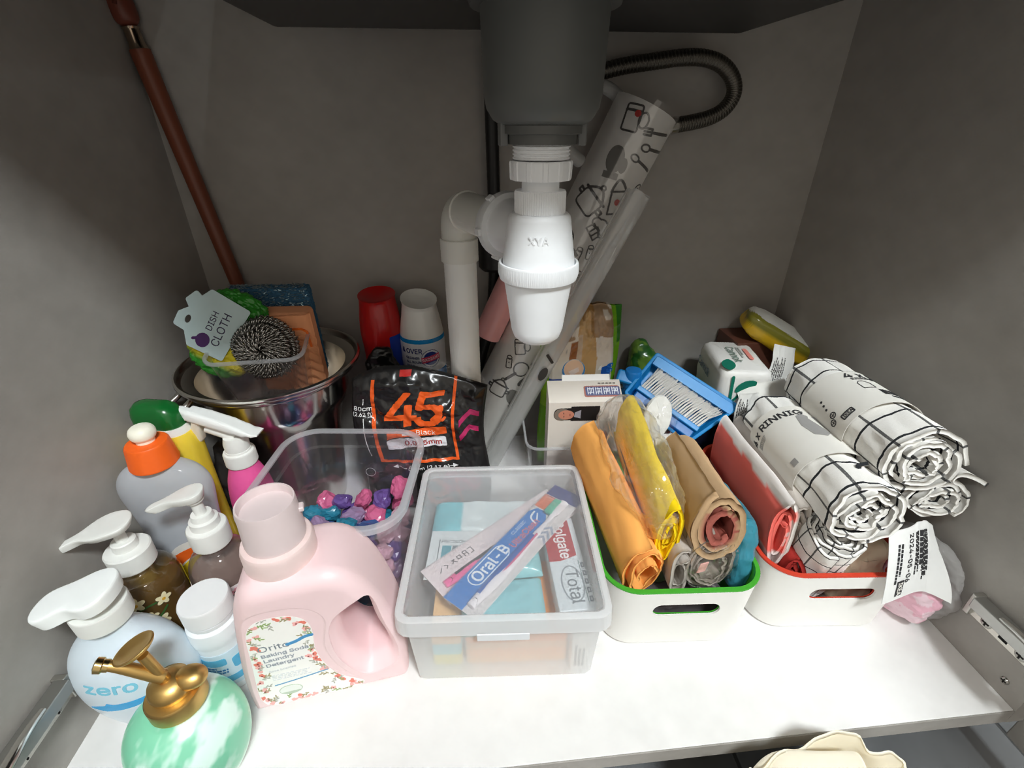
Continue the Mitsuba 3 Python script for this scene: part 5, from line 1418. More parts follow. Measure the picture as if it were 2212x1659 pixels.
blend(((u_ > 0.16) & (u_ < 0.30) & (n1 > 0.5)).astype(float) * 0.5, C(120, 120, 112))
blend(((u_ > 0.335) & (u_ < 0.43) & (v_ < 0.83)).astype(float), C(146, 92, 52))
blend(((u_ > 0.43) & (u_ < 0.49) & (v_ < 0.86)).astype(float), C(190, 168, 144))
blend((u_ < 0.085).astype(float), C(128, 172, 32))
blend(((u_ < 0.085) & (v_ < 0.42)).astype(float) * 0.6, C(70, 140, 20))
blend((u_ > 0.945 - 0.05 * np.clip((v_ - .35) / .3, 0, 1)).astype(float), C(110, 172, 26))
blend(((u_ > 0.94) & (v_ > 0.8)).astype(float), C(40, 116, 28))
blend(((u_ > 0.09) & (u_ < 0.26) & (v_ > 0.56) & (v_ < 0.605)).astype(float), C(28, 62, 140))
blend(((u_ > 0.09) & (u_ < 0.33) & (v_ < 0.56)).astype(float), C(60, 140, 24))
va, fa = gridmesh(np.stack([Xw, Yw, Zw], -1))
vb, fb = gridmesh(np.stack([Xw, Yw, -0.0090 * e_ - 0.2 * bump * e_ * cr * 0.02], -1))
wk = t.part('pack', join((va, fa), (vb, fb[:, ::-1])), ('gloss', C(212, 204, 192)), color=np.vstack([colr.reshape(-1, 3), colr.reshape(-1, 3)]))


def wipe_surface(v):
    from scipy.interpolate import RegularGridInterpolator
    g = RegularGridInterpolator((np.linspace(0, 1, 110), np.linspace(0, 1, 160)), np.stack([Xw, Yw, Zw], -1))
    q = g(np.stack([np.clip(v[:, 0] / WW, 0, 1), np.clip(v[:, 1] / WH, 0, 1)], 1))
    q[:, 2] += 0.0006 + v[:, 2]
    return q @ WM[:3, :3].T + WM[:3, 3]


def wink(name, g, col, dz=0.0):
    v, f = flat(g, 0.0002)
    t.part(name, printed(wipe_surface, (v + [0, 0, dz], f), 0.003), ('gloss', col), under=wk, raw=True, smooth=True)


wink('printed_badge', Point(0.0440, 0.166).buffer(0.0165), C(226, 222, 214))
wink('printed_badge', Point(0.0440, 0.166).buffer(0.0162).difference(Point(0.044, 0.168).buffer(0.0142)), C(70, 130, 190), 0.0003)
wink('printed_badge', Point(0.0440, 0.168).buffer(0.0138), C(224, 188, 160), 0.0003)
wink('printed_wipe', Polygon([(0.036, 0.165), (0.050, 0.171), (0.052, 0.165), (0.041, 0.159)]), C(232, 214, 204), 0.0006)
wink('printed_emblem', Polygon([(0.083, 0.160), (0.096, 0.158), (0.096, 0.177), (0.090, 0.173), (0.083, 0.170)]), C(26, 84, 170), 0.0002)
wink('printed_emblem', Polygon([(0.078, 0.166), (0.083, 0.1665), (0.083, 0.174), (0.080, 0.171)]), C(232, 232, 228), 0.0002)
v, f = words('50', 0.0088, True, 0.0002)
v = np.c_[-v[:, 1], v[:, 0], v[:, 2]] + [0.0995, 0.1610, 0.0005]
t.part('printed_word', printed(wipe_surface, (v, f), 0.003), ('gloss', C(40, 108, 190)), under=wk, raw=True, smooth=True)

# white carton with a portrait
CMx = frame((0.4540, 0.3320, 0.0080), (0.9985, -0.05, 0), (0, 0, 1))
t = Thing('carton', 'white carton with a small sideways portrait standing in front of the wipes pack', 'carton', CMx)
prism = [[(0, 0), (0, 0.148), (0.096, 0.148), (0.096, 0)], ]
S = []
P3 = lambda x, y, z: (x, z, -y)
hull = m3.Manifold.hull_points([P3(x, y, z) for x in (0, 0.098) for y, z in ((0, 0.001), (0, 0.146), (0.030, 0.163), (0.030, 0.001))])
t.part('carton', hull, ('satin', C(214, 206, 196)), smooth=False)
t.part('flap', move(rbox(0.020, 0.085, -0.001, 0.008, 0, 0.0012, 0.0005), frame((0, 0.1625, -0.0300), (1, 0, 0), (0, 0.8, -0.6))), ('satin', C(228, 226, 222)), smooth=30)
pfc = plate(CMx @ frame((0, 0, 0.0003), (1, 0, 0), (0, 1, 0)))
pt2 = lambda g, dz=0.0: printed(pfc, (lambda m: (m[0] + [0, 0, dz], m[1]))(flat(g, 0.0002)))
por = t.part('portrait', pt2(rrect(0.007, 0.058, 0.1190, 0.1375, 0.0085).union(shapely.box(0.030, 0.1175, 0.068, 0.140))), ('satin', C(30, 28, 28)), raw=True, smooth=False, label='small sideways printed portrait')
t.part('printed_hair', pt2(E(0.0180, 0.1280, 0.0105, 0.0095), 0.0002), ('satin', C(120, 108, 98)), under=por, raw=True, smooth=False)
t.part('printed_face', pt2(E(0.0235, 0.1275, 0.0105, 0.0072), 0.0004), ('satin', C(190, 126, 104)), under=por, raw=True, smooth=False)
t.part('printed_eye', pt2(E(0.0200, 0.1300, 0.0006, 0.0011), 0.0006), ('satin', C(70, 46, 40)), under=por, raw=True, smooth=False)
t.part('printed_eye', pt2(E(0.0205, 0.1250, 0.0006, 0.0011), 0.0006), ('satin', C(70, 46, 40)), under=por, raw=True, smooth=False)
t.part('printed_mouth', pt2(E(0.0285, 0.1275, 0.0006, 0.0020), 0.0006), ('satin', C(140, 70, 66)), under=por, raw=True, smooth=False)
t.part('printed_shirt', pt2(Polygon([(0.034, 0.124), (0.043, 0.1215), (0.043, 0.1345), (0.035, 0.131)]), 0.0002), ('satin', C(150, 146, 154)), under=por, raw=True, smooth=False)
topM = CMx @ frame((0, 0.1463, 0), (1, 0, 0), (0, 0.017, -0.030))
pft = plate(topM)
pt3 = lambda g, dz=0.0: printed(pft, (lambda m: (m[0] + [0, 0, 0.0002 + dz], m[1]))(flat(g, 0.0002)))
t.part('printed_frame', pt3(rrect(0.048, 0.096, 0.0075, 0.0245, 0.003)), ('satin', C(166, 108, 98)), raw=True, smooth=False)
t.part('printed_panel', pt3(rrect(0.0500, 0.096, 0.0095, 0.0230, 0.002), 0.0003), ('satin', C(92, 96, 130)), raw=True, smooth=False)
for k in range(4):
    x = 0.0530 + 0.0108 * k
    gl = shapely.union_all([stroke([(x + a, 0.0165 + b) for a, b in q], 0.0010) for q in ([(0, -.005), (0, .005)], [(.003, -.005), (.003, .005)], [(.0075, -.005), (.0075, .005)], [(0, -.003 + .001 * k), (.0075, -.003 + .001 * k)], [(0, .0035), (.0075, .0035)], [(.005, -.002), (.005, .002)])])
    t.part('printed_sign', pt3(gl, 0.0006), ('satin', C(222, 224, 230)), raw=True, smooth=False)
g = shapely.union_all([shapely.box(0.068 + 0.005 * k, 0.0275, 0.0715 + 0.005 * k, 0.0292) for k in range(5)])
t.part('small_print', pt3(g), ('satin', C(90, 84, 80)), raw=True, smooth=False, kind='stuff')
t.part('printed_mark', pt2(E(0.078, 0.092, 0.004, 0.008)), ('satin', C(176, 60, 44)), raw=True, smooth=False)

# blue cap bottle and green bag behind
t = Thing('blue_bottle', 'small bright blue bottle between the wipes pack and the blue dustpan', 'bottle', at(0.5780, 0.3720, 0))
t.part('bottle', lathe([(0, 0.0045), (0.0135, 0.0045), (0.0150, 0.008), (0.0150, 0.140), (0.0110, 0.150), (0, 0.150)], 40), ('gloss', C(16, 104, 176)), smooth=40)
t.part('cap', lathe([(0, 0.1502), (0.0120, 0.1502), (0.0125, 0.152), (0.0120, 0.1740), (0.0105, 0.1765), (0, 0.1770)], 40), ('gloss', C(22, 116, 190)), smooth=40)
m = trimesh.creation.icosphere(4)
v = np.array(m.vertices)
v = np.sign(v) * np.abs(v) ** 0.85 * [0.034, 0.022, 0.090] + [0, 0, 0.0905]
v[:, 0] -= 0.35 * (v[:, 2] - 0.09) * (v[:, 2] > 0.09)
v, f = crumple((v, m.faces), 0.012, 34, 31, 4)
v[:, 2] = np.maximum(v[:, 2], 0.0006)
g_ = meshkit.fbm(v * 40, 3, 12)[:, None]
Thing('green_bag', 'dark green crumpled bag against the back wall behind the dustpan', 'bag', at(0.6450, 0.4530, 0)).whole((v, f), ('gloss', C(40, 92, 34)), color=np.where(g_ > 0.52, C(96, 130, 50), C(38, 90, 36)))

# ================================================================== the two white baskets
def basket(name, label, M, lining, w=0.158, d=0.218, h=0.088):
    t = Thing(name, label, 'basket', M)
    lv = [(w - 0.016, d - 0.018, 0.026, 0.0006), (w - 0.010, d - 0.012, 0.029, 0.0030), (w, d, 0.034, h)]
    li = [(w - 0.022, d - 0.024, 0.024, 0.0030), (w - 0.0145, d - 0.0165, 0.027, 0.0055), (w - 0.0036, d - 0.0036, 0.0322, h)]
    R, n = [], 120
    for a, b, r, z in lv:
        R.append(np.c_[rring(a, b, r, n), np.full(n, z)])
    for a, b, r, z in li[::-1]:
        R.append(np.c_[rring(a, b, r, n), np.full(n, z)])
    shell = manifold(capped(np.array(R)))
    slot = flat(rrect(-0.033, 0.033, 0.0500, 0.0680, 0.0088), 0.05)
    cut = m3.Manifold(m3.Mesh(np.asarray(move(slot, frame((0.002, -d / 2 - 0.02 + 0.045, 0), (1, 0, 0), (0, 0, 1)))[0], np.float32), np.asarray(slot[1], np.uint32)))
    shell = shell - cut
    t.part('shell', shell, ('satin', C(222, 221, 217)), smooth=40)
    lin = []
    for a, b, r, z in [(q[0] - 0.0016, q[1] - 0.0016, q[2], q[3]) for q in li[1:]]:
        lin.append(np.c_[rring(a, b, r, n), np.full(n, z)])
    lin[0][:, 2] += 0.0006
    inner = [np.c_[p[:, :2] * 0.992, p[:, 2]] for p in lin]
    ring = np.array([lin[0], lin[1], inner[1], inner[0]])
    v, f = gridmesh(ring, wrap_u=True, wrap_v=True)
    lm = trimesh.Trimesh(v, f, process=True)
    if lm.volume < 0:
        lm.invert()
    t.part('lining', manifold(lm) - cut, ('satin', lining), smooth=40, label='coloured lining')
    k = t.part('rim', rim(w, d, 0.034, [(-0.0036, h - 0.001), (0.0006, h - 0.001), (0.0009, h + 0.0002), (0.0005, h + 0.0012), (-0.0036, h + 0.0012)], 140), ('satin', lining), smooth=40, label='coloured rim')
    return t


GB = at(0.5580, 0.1960, 0, rz=-3.5)
RB = at(0.7235, 0.1980, 0, rz=-4.5)
basket('basket', 'white basket with a green rim, full of cloths, right of the frosted storage box', GB, C(64, 158, 46))
basket('basket', 'white basket with a red rim under the checked towel rolls', RB, C(196, 62, 42), w=0.154)


def cloth_roll(name, label, cat, p0, p1, R, rx, rz, turns, t_, color, kind='cloth', group=None, side=(0, 0, 1), seed=0, rough=0.004, colorfn=None, r_in=None, taper=0.0, phase=0.0, uvs=None, tail=0.0, nl=26, bend=0.0):
    M = axis(p0, p1, side)
    L_ = float(np.linalg.norm(np.subtract(p1, p0)))
    (v, f), uv = roll(R, L_, turns, t_, rz / R, rx / R, seed, rough=rough, taper=taper, r_in=r_in, phase=phase, tail=tail, nl=nl, bend=bend)
    t = Thing(name, label, cat, M, group)
    if uvs:
        t.part('cloth', (v, f), 'check_cloth', uv=(uv + [0.004, 0.0285]) * uvs)
    elif colorfn is not None:
        t.part('cloth', (v, f), (kind, color), color=colorfn(v, uv))
    else:
        t.part('cloth', (v, f), (kind, color), smooth=True)
    return t


# green basket: orange cloth, yellow cloth in film, grey cloths, brown towel, teal pack
cloth_roll('orange_cloth', 'folded orange cloth at the left of the green-rimmed basket', 'cloth', (0.5150, 0.1080, 0.0900), (0.4990, 0.2870, 0.1180), 0.030, 0.0225, 0.0430, 2.3, 0.0030, C(240, 170, 92), seed=3, rough=0.004, r_in=0.010, phase=-1.9)
cloth_roll('yellow_cloth', 'bright yellow folded cloth in a clear bag standing up from the green-rimmed basket', 'cloth', (0.5345, 0.1180, 0.1300), (0.5450, 0.2900, 0.1480), 0.030, 0.0130, 0.0430, 3.6, 0.0030, C(232, 200, 28), seed=5, rough=0.005, r_in=0.006, phase=0.4)
m = trimesh.creation.icosphere(5)
v = np.array(m.vertices)
v = np.sign(v) * np.abs(v) ** 0.8 * [0.0300, 0.095, 0.0560]
v, f = crumple((v, m.faces), 0.0100, 40, 41, 5)
Thing('clear_bag', 'crinkled clear plastic bag around the yellow cloth', 'plastic bag', at(0.5300, 0.2100, 0.1440, rx=7)).whole((v, f), 'crinkle_film', smooth=True)
cloth_roll('grey_cloth', 'small pale grey folded cloth between the yellow cloth and the wrapped grey roll', 'cloth', (0.5500, 0.1070, 0.0880), (0.5540, 0.2100, 0.0920), 0.030, 0.0120, 0.0340, 2.2, 0.0030, C(176, 168, 160), seed=6, r_in=0.012, phase=0.6)
t = cloth_roll('wrapped_roll', 'grey towel roll in crinkled clear film at the front of the green-rimmed basket', 'towel', (0.5790, 0.1060, 0.0990), (0.5640, 0.2300, 0.0960), 0.026, 0.0255, 0.0290, 3.0, 0.0036, C(150, 140, 130), seed=7, rough=0.006, phase=1.0)
# film over its front end
u_, v_ = np.meshgrid(np.linspace(0, 1, 50), np.linspace(0, 2 * np.pi, 70), indexing='ij')
rr = np.where(u_ < 0.55, 0.0280 * u_ / 0.55, 0.0292) 
zz = np.where(u_ < 0.55, -0.006 + 0.004 * u_, -0.0035 + (u_ - 0.55) / 0.45 * 0.05)
nz = (meshkit.fbm(np.stack([rr * np.cos(v_) * 130, rr * np.sin(v_) * 130, zz * 60], -1), 4, 3) - 0.5)
P = np.stack([(rr + nz * 0.006 * (u_ > 0.5)) * np.cos(v_) * 1.08, (rr + nz * 0.006 * (u_ > 0.5)) * np.sin(v_) * 0.95, zz + nz * 0.016 * (u_ < 0.62)], -1)
t.part('film', gridmesh(P), 'clear_film', smooth=True, label='crinkled clear film')
t.part('pink_scrap', move(rbox(-0.006, 0.006, -0.006, 0.005, 0, 0.0012, 0.0005), at(0.004, -0.012, -0.0035, rz=12, rx=12)), ('cloth', C(222, 170, 162)), label='pink scrap under the film')


def brown_col(v, uv):
    inner = np.hypot(v[:, 0] / 1.35, v[:, 1]) < 0.0165
    return np.where(inner[:, None], C(150, 84, 74), C(176, 146, 112))


cloth_roll('brown_towel', 'rolled light brown towel with a hollow reddish end in the green-rimmed basket', 'towel', (0.5800, 0.1100, 0.1440), (0.6060, 0.2540, 0.1120), 0.028, 0.0255, 0.0370, 2.6, 0.0058, C(150, 120, 90), seed=8, rough=0.003, r_in=0.0095, colorfn=brown_col, phase=2.2)
m = dense(rbox(-0.0125, 0.0125, 0, 0.165, -0.043, 0.040, 0.010, 16), 0.006)
v, f = crumple(m, 0.0045, 60, 51, 4)
Thing('teal_pack', 'teal plastic-wrapped pack at the right side of the green-rimmed basket', 'pack', frame((0.6180, 0.1130, 0.0960), (0.99, -0.05, 0), (0.05, 0.985, -0.13))).whole((v, f), ('gloss', C(56, 128, 146)), smooth=40)
# filler cloth low in the basket seen through the handle slot
Thing('dark_cloth', 'dark and white bundle low in the green-rimmed basket seen through its handle slot', 'cloth', at(0.5600, 0.1180, 0.0350)).whole(crumple(dense(rbox(-0.050, 0.046, -0.014, 0.016, -0.024, 0.020, 0.012, 16), 0.006), 0.006, 60, 61), ('cloth', C(84, 78, 80)), color=None, smooth=40)
t = cloth_roll('check_scrap', 'strip of white cloth with a dark check line behind the brown towel', 'cloth', (0.5720, 0.2880, 0.1130), (0.6100, 0.2920, 0.1080), 0.012, 0.012, 0.0135, 1.6, 0.003, C(200, 196, 190), seed=9, uvs=1.0, rough=0.002)


# red basket: coral and white towels
def coral_col(v, uv):
    up = v[:, 0]
    c = np.tile(C(226, 108, 98), (len(v), 1))
    c[up > 0.036] = C(216, 210, 206)
    c[up < -0.020] = C(206, 192, 188)
    c[up < -0.034] = C(168, 44, 42)
    c[v[:, 1] > 0.006] = C(204, 198, 192)
    return c


cloth_roll('coral_towel', 'coral and white striped towel at the left of the red-rimmed basket', 'towel', (0.6560, 0.1220, 0.1120), (0.6760, 0.2880, 0.1010), 0.030, 0.0105, 0.0480, 2.4, 0.0040, C(214, 96, 88), seed=11, rough=0.003, r_in=0.010, colorfn=coral_col)
cloth_roll('white_towel', 'off-white folded towel between the coral towel and the left checked roll', 'towel', (0.6760, 0.1280, 0.1060), (0.6990, 0.2960, 0.1010), 0.030, 0.0095, 0.0450, 2.4, 0.0040, C(190, 182, 174), seed=12, rough=0.003, r_in=0.010)
cloth_roll('red_towel', 'dark red folded towel low in the red-rimmed basket', 'towel', (0.6700, 0.1080, 0.0560), (0.6850, 0.2300, 0.0560), 0.026, 0.0120, 0.0380, 2.2, 0.0040, C(150, 46, 42), seed=13, r_in=0.010)
Thing('cream_cloth', 'cream cloth bundle low in the red-rimmed basket beside the small checked roll', 'cloth', at(0.7560, 0.1450, 0.0560)).whole(crumple(dense(rbox(-0.022, 0.026, -0.036, 0.090, -0.046, 0.042, 0.014, 16), 0.007), 0.006, 55, 71), ('cloth', C(212, 196, 172)), smooth=40)

# checked towel rolls
CK = 'checked tea-towel rolls'
t1 = cloth_roll('checked_towel_roll', 'top roll of white checked towels with a paper band printed 4 x RINNIG', 'towel roll', (0.7640, 0.1160, 0.2000), (0.7830, 0.2990, 0.1870), 0.0360, 0.0370, 0.0345, 4.4, 0.0040, C(0, 0, 0), seed=21, rough=0.006, uvs=1.0, phase=-0.9, tail=0.005, nl=40, r_in=0.007)
t2 = cloth_roll('checked_towel_roll', 'left roll of white checked towels, its paper band showing grey towel pictures', 'towel roll', (0.7090, 0.0990, 0.1600), (0.7260, 0.2760, 0.1500), 0.0335, 0.0355, 0.0310, 4.4, 0.0038, C(0, 0, 0), seed=22, rough=0.007, uvs=1.0, phase=0.5, nl=40, r_in=0.006)
t3 = cloth_roll('checked_towel_roll', 'flattened checked towel roll with a loose end against the right wall', 'towel roll', (0.7990, 0.1160, 0.1540), (0.8030, 0.2950, 0.1330), 0.0300, 0.0330, 0.0225, 3.8, 0.0038, C(0, 0, 0), seed=23, rough=0.006, uvs=1.0, phase=-2.6, nl=36, r_in=0.006)
fu, fv = np.meshgrid(np.linspace(0, 1, 24), np.linspace(0, 1, 24), indexing='ij')
fl3 = np.stack([0.0240 + 0.006 * np.sin(fu * 3.0) - 0.004 * fu, 0.004 + fu * 0.032, -0.004 + fv * 0.12 + 0.004 * np.sin(fu * 5)], -1)
vf, ff = slab(fl3, 0.0040)
uvf = np.stack([fu * 0.030 + 0.006, fv * 0.12 + 0.009], -1).reshape(-1, 2)
t3.part('loose_end', (vf, ff), 'check_cloth', uv=np.vstack([uvf, uvf]))
t4 = cloth_roll('checked_towel_roll', 'small tight checked roll standing at the front of the red-rimmed basket', 'towel roll', (0.7080, 0.1370, 0.0300), (0.7040, 0.1110, 0.1260), 0.0268, 0.0275, 0.0268, 4.8, 0.0026, C(0, 0, 0), seed=24, rough=0.004, r_in=0.005, uvs=1.9, side=(0, -1, 0), phase=0.8, nl=34)
# curled cloth edges between the rolls
lip = curve([(-0.006, -0.0400, 0.012), (-0.020, -0.0350, 0.030), (-0.026, -0.030, 0.060), (-0.030, -0.026, 0.095)], 40)
gu, gv = np.meshgrid(np.linspace(0, 1, 40), np.linspace(0, 1, 12), indexing='ij')
edge = np.stack([lip[:, 0][:, None] - 0.006 * gv, lip[:, 1][:, None] - 0.009 * np.sin(gv * 2.6), lip[:, 2][:, None] + 0 * gv], -1)
vf, ff = slab(edge, 0.0034)
uvf = np.stack([gv * 0.012 + 0.008, gu * 0.11], -1).reshape(-1, 2)
t1.part('turned_edge', (vf, ff), 'check_cloth', uv=np.vstack([uvf, uvf]) * [1, 1.9])


def onroll(rx, rz, off=0.0010, th0=0.0):
    """print x = round the roll to the right, y = along it, on an oval roll whose top is local +x"""
    def fn(v):
        th = th0 + v[:, 0] / ((rx + rz) / 2)
        k = off + v[:, 2]
        return np.stack([(rz + k) * np.cos(th), (rx + k) * np.sin(th), v[:, 1]], 1)
    return fn


PAPER = ('matte', C(214, 211, 204))
INK = ('matte', C(50, 50, 52))
# band of the top roll
RX, RZ = 0.0395, 0.0372
w0, w1, z0, z1 = -0.072, 0.066, 0.052, 0.128
bd1 = t1.part('paper_band', printed(onroll(RX, RZ), flat(shapely.box(w0, z0, w1, z1), 0.0004), 0.004), PAPER, smooth=30)
on = onroll(RX, RZ, 0.0016)


def stamp(t, under, on, text, h, x, y, bold=True, sq=1.0, mat=INK):
    v, f = words(text, h, bold, 0.0002)
    t.part('printed_word', printed(on, (v * [sq, 1, 1] + [x, y, 0], f), 0.004), mat, under=under, smooth=False)


stamp(t1, bd1, on, '4 x RINNIG', 0.0105, -0.012, 0.1120, True, 1.0)
rng = np.random.default_rng(9)
v, f = lines(rng, 0.046, 0.0050, 2, 0.5)
t1.part('small_print', printed(on, (v + [-0.008, 0.1055, 0], f), 0.004), INK, under=bd1, smooth=False)
icon = stroke([(0, 0.002), (0.003, 0.006), (0.007, 0.006), (0.011, 0.001), (0.011, -0.010), (0.0, -0.010)], 0.0007, True)
t1.part('printed_drawing', printed(on, flat(affinity.translate(icon, -0.008, 0.0955), 0.0002), 0.004), INK, under=bd1, smooth=False)
bars, x = [], 0.0
while x < 0.028:
    w_ = rng.choice([0.0005, 0.0009, 0.0013])
    bars.append(shapely.box(x, 0, x + w_, 0.011))
    x += w_ + rng.choice([0.0005, 0.0009])
t1.part('barcode', printed(on, flat(affinity.translate(shapely.union_all(bars), 0.002, 0.0700), 0.0002), 0.004), INK, under=bd1, kind='stuff', smooth=False)
t1.part('printed_bar', printed(on, flat(shapely.box(0.006, 0.0640, 0.022, 0.0670), 0.0002), 0.004), INK, under=bd1, smooth=False)
for k in range(3):
    t1.part('printed_dot', printed(on, flat(Point(-0.047 - 0.0015 * k, 0.1000 - 0.0062 * k).buffer(0.0014), 0.0002), 0.004), INK, under=bd1, smooth=False)
for k, (x, y) in enumerate(((-0.050, 0.0760), (-0.0560, 0.0700))):
    g = affinity.scale(Point(0, 0).buffer(1, quad_segs=6), 0.0034, 0.0034)
    g = g.boundary.buffer(0.0005).union(stroke([(-0.002, 0), (0.002, 0)], 0.0008)).union(stroke([(0, -0.002), (0, 0.002)], 0.0006))
    t1.part('printed_symbol', printed(on, flat(affinity.translate(g, x, y), 0.0002), 0.004), INK, under=bd1, smooth=False)
g = rrect(0, 0.013, 0, 0.0062, 0.0008).boundary.buffer(0.0007)
t1.part('printed_logo', printed(on, flat(affinity.translate(g, -0.0460, 0.0600), 0.0002), 0.004), INK, under=bd1, smooth=False)
stamp(t1, bd1, on, 'IKEA', 0.0036, -0.0446, 0.0613, True, 0.95)
# band of the left roll
RX, RZ = 0.0375, 0.0335
bd2 = t2.part('paper_band', printed(onroll(RX, RZ), flat(shapely.box(-0.070, 0.050, 0.050, 0.146), 0.0004), 0.004), PAPER, smooth=30)
on2 = onroll(RX, RZ, 0.0016)
stamp(t2, bd2, on2, '4 x RINNIG', 0.0095, -0.068, 0.126, True, 1.0)
GREY = ('matte', C(146, 144, 142))
for nm, poly in (('a', [(-0.006, 0.122), (0.000, 0.126), (0.004, 0.121), (0.002, 0.117), (0.010, 0.088), (0.004, 0.082), (-0.006, 0.085), (-0.009, 0.104)]), ('b', [(0.010, 0.122), (0.030, 0.124), (0.034, 0.090), (0.014, 0.084)])):
    t2.part('printed_towel', printed(on2, flat(Polygon(poly).buffer(0.0008), 0.0002), 0.004), GREY, under=bd2, smooth=False)
for k in range(4):
    t2.part('printed_dot', printed(on2, flat(shapely.box(-0.006 + 0.0085 * k, 0.1305, -0.0035 + 0.0085 * k, 0.1330), 0.0002), 0.004), GREY, under=bd2, smooth=False)
t2.part('printed_square', printed(on2, flat(shapely.box(-0.044, 0.0580, -0.037, 0.0660), 0.0002), 0.004), GREY, under=bd2, smooth=False)
v, f = lines(rng, 0.018, 0.0075, 4, 0.45)
t2.part('small_print', printed(on2, (v + [-0.062, 0.114, 0], f), 0.004), GREY, under=bd2, smooth=False)

# white care label hanging over the basket
gu, gv = np.meshgrid(np.linspace(0, 1, 60), np.linspace(0, 1, 40), indexing='ij')
LBM = frame((0.7380, 0.0720, 0.0680), (0.97, 0.10, -0.16), (0.20, 0.30, 0.93))
LW, LH = 0.080, 0.074
curl = 0.006 * np.sin(gu * 5.0 + 0.6) * (0.4 + gv) + 0.012 * np.clip(gu - 0.72, 0, 1) * 3 * np.cos(gv * 3) - 0.010 * gv ** 2
Sx = np.stack([gu * LW - 0.006 * gv * (gu < 0.5), gv * LH * (1 - 0.10 * gu) + 0.010 * np.sin(gu * 3.1), curl], -1)
t = Thing('care_label', 'white curled care label with a date and fine print hanging over the red-rimmed basket', 'label', LBM)
lk = t.part('paper', slab(Sx, 0.0006), ('matte', C(222, 222, 220)), smooth=True)


def onlabel(v):
    from scipy.interpolate import RegularGridInterpolator
    g = RegularGridInterpolator((np.linspace(0, 1, 60), np.linspace(0, 1, 40)), Sx)
    q = g(np.stack([np.clip(v[:, 0] / LW, 0, 1), np.clip(v[:, 1] / LH, 0, 1)], 1))
    q[:, 2] += 0.0007 + v[:, 2]
    return q


def rot90(v, x, y):
    return np.c_[v[:, 1] + x, -v[:, 0] + y, v[:, 2]]


v, f = words('2024-05-06', 0.0050, False, 0.0002)
t.part('printed_word', printed(onlabel, (rot90(v * 1.15, 0.0200, 0.0680), f), 0.004), INK, under=lk, smooth=False)
v, f = lines(rng, 0.050, 0.022, 9, 0.5)
t.part('small_print', printed(onlabel, (rot90(v * 1.1, 0.0310, 0.0660), f), 0.004), INK, under=lk, smooth=False)
v, f = lines(rng, 0.040, 0.006, 2, 0.5)
t.part('small_print', printed(onlabel, (rot90(v * 1.05, 0.0070, 0.0600), f), 0.004), INK, under=lk, smooth=False)
v, f = words('IKEA', 0.0046, True, 0.0002)
g = flat(shapely.box(-0.0012, -0.0012, 0.0150, 0.0060), 0.0002)
t.part('printed_logo', printed(onlabel, (rot90(g[0], 0.0125, 0.0200), g[1]), 0.004), INK, under=lk, smooth=False)
t.part('printed_word', printed(onlabel, (rot90(v * [0.95, 1, 1] + [0, 0, 0.0003], 0.0125, 0.0200), f), 0.004), PAPER, under=lk, smooth=False)

# soft bags between the red basket and the right wall
m = trimesh.creation.icosphere(5)
v0 = np.array(m.vertices)
v = np.sign(v0) * np.abs(v0) ** 0.85 * [0.0165, 0.038, 0.042] + [0, 0, 0.0425]
v, f = crumple((v, m.faces), 0.008, 45, 81, 4)
v[:, 2] = np.maximum(v[:, 2], 0.0006)
g_ = meshkit.fbm(v * 60, 3, 14)[:, None]
Thing('pink_bag', 'soft pink and white bag on the shelf right of the red-rimmed basket', 'bag', at(0.8060, 0.1150, 0, rz=14)).whole((v, f), ('gloss', C(222, 176, 190)), color=np.where(g_ > 0.52, C(222, 172, 188), C(226, 198, 208)))
v = np.sign(v0) * np.abs(v0) ** 0.85 * [0.0120, 0.046, 0.050] + [0, 0, 0.0505]
v, f = crumple((v, m.faces), 0.010, 40, 82, 4)
v[:, 2] = np.maximum(v[:, 2], 0.0006)
Thing('grey_bag', 'pale grey translucent plastic bag between the pink bag and the right wall', 'bag', at(0.8260, 0.1200, 0, rz=4)).whole((v, f), 'grey_film', smooth=True)

# ================================================================== dustpan with brush
DPM = frame((0.6400, 0.3350, 0.1500), (0.9088, -0.3527, -0.2228), (0.4049, 0.6170, 0.6748))
t = Thing('dustpan', 'bright blue plastic dustpan tilted up behind the baskets', 'dustpan', DPM)
BL = ('satin', C(20, 124, 188))
po = Polygon([(-0.0500, 0.0450), (0.0660, 0.0105), (0.0172, -0.0557), (-0.0740, -0.0190)])
outer = po.buffer(0.004, quad_segs=6)
S = []
for g, z in ((po.buffer(-0.006), -0.0180), (po.buffer(-0.004), -0.0190), (po.buffer(-0.001), -0.0170), (outer, 0.0), (outer.buffer(0.0005), 0.0012), (outer.buffer(-0.0005), 0.0020), (po.buffer(0.0005), 0.0012), (po.buffer(-0.0040), -0.0150), (po.buffer(-0.0060), -0.0160)):
    p = ring2(g, 120)
    p = np.roll(p, -int(np.argmin(np.abs(np.arctan2(p[:, 1] + .003, p[:, 0] + .006) + 2.6))), axis=0)
    S.append(np.c_[p, np.full(120, z)])
t.part('pan', capped(np.array(S)), BL, smooth=35)
q = [np.array(a) for a in ((-0.0505, 0.0445), (0.0650, 0.0105))]
n_ = unit(np.r_[np.array([-(q[1] - q[0])[1], (q[1] - q[0])[0]]), 0])[:2]
lip = Polygon([q[0], q[1], q[1] - n_ * 0.0145, q[0] - n_ * 0.0135])
v, f = flat(lip.buffer(-0.001).buffer(0.001), 0.0040)
t.part('wide_edge', (v + [0, 0, -0.0015], f), BL, smooth=30)
t.part('handle', rbox(-0.0945, -0.0700, -0.0060, 0.0120, -0.014, -0.002, 0.003), BL)
t = Thing('hand_brush', 'blue hand brush with grey-white bristles lying in the dustpan', 'brush', DPM)
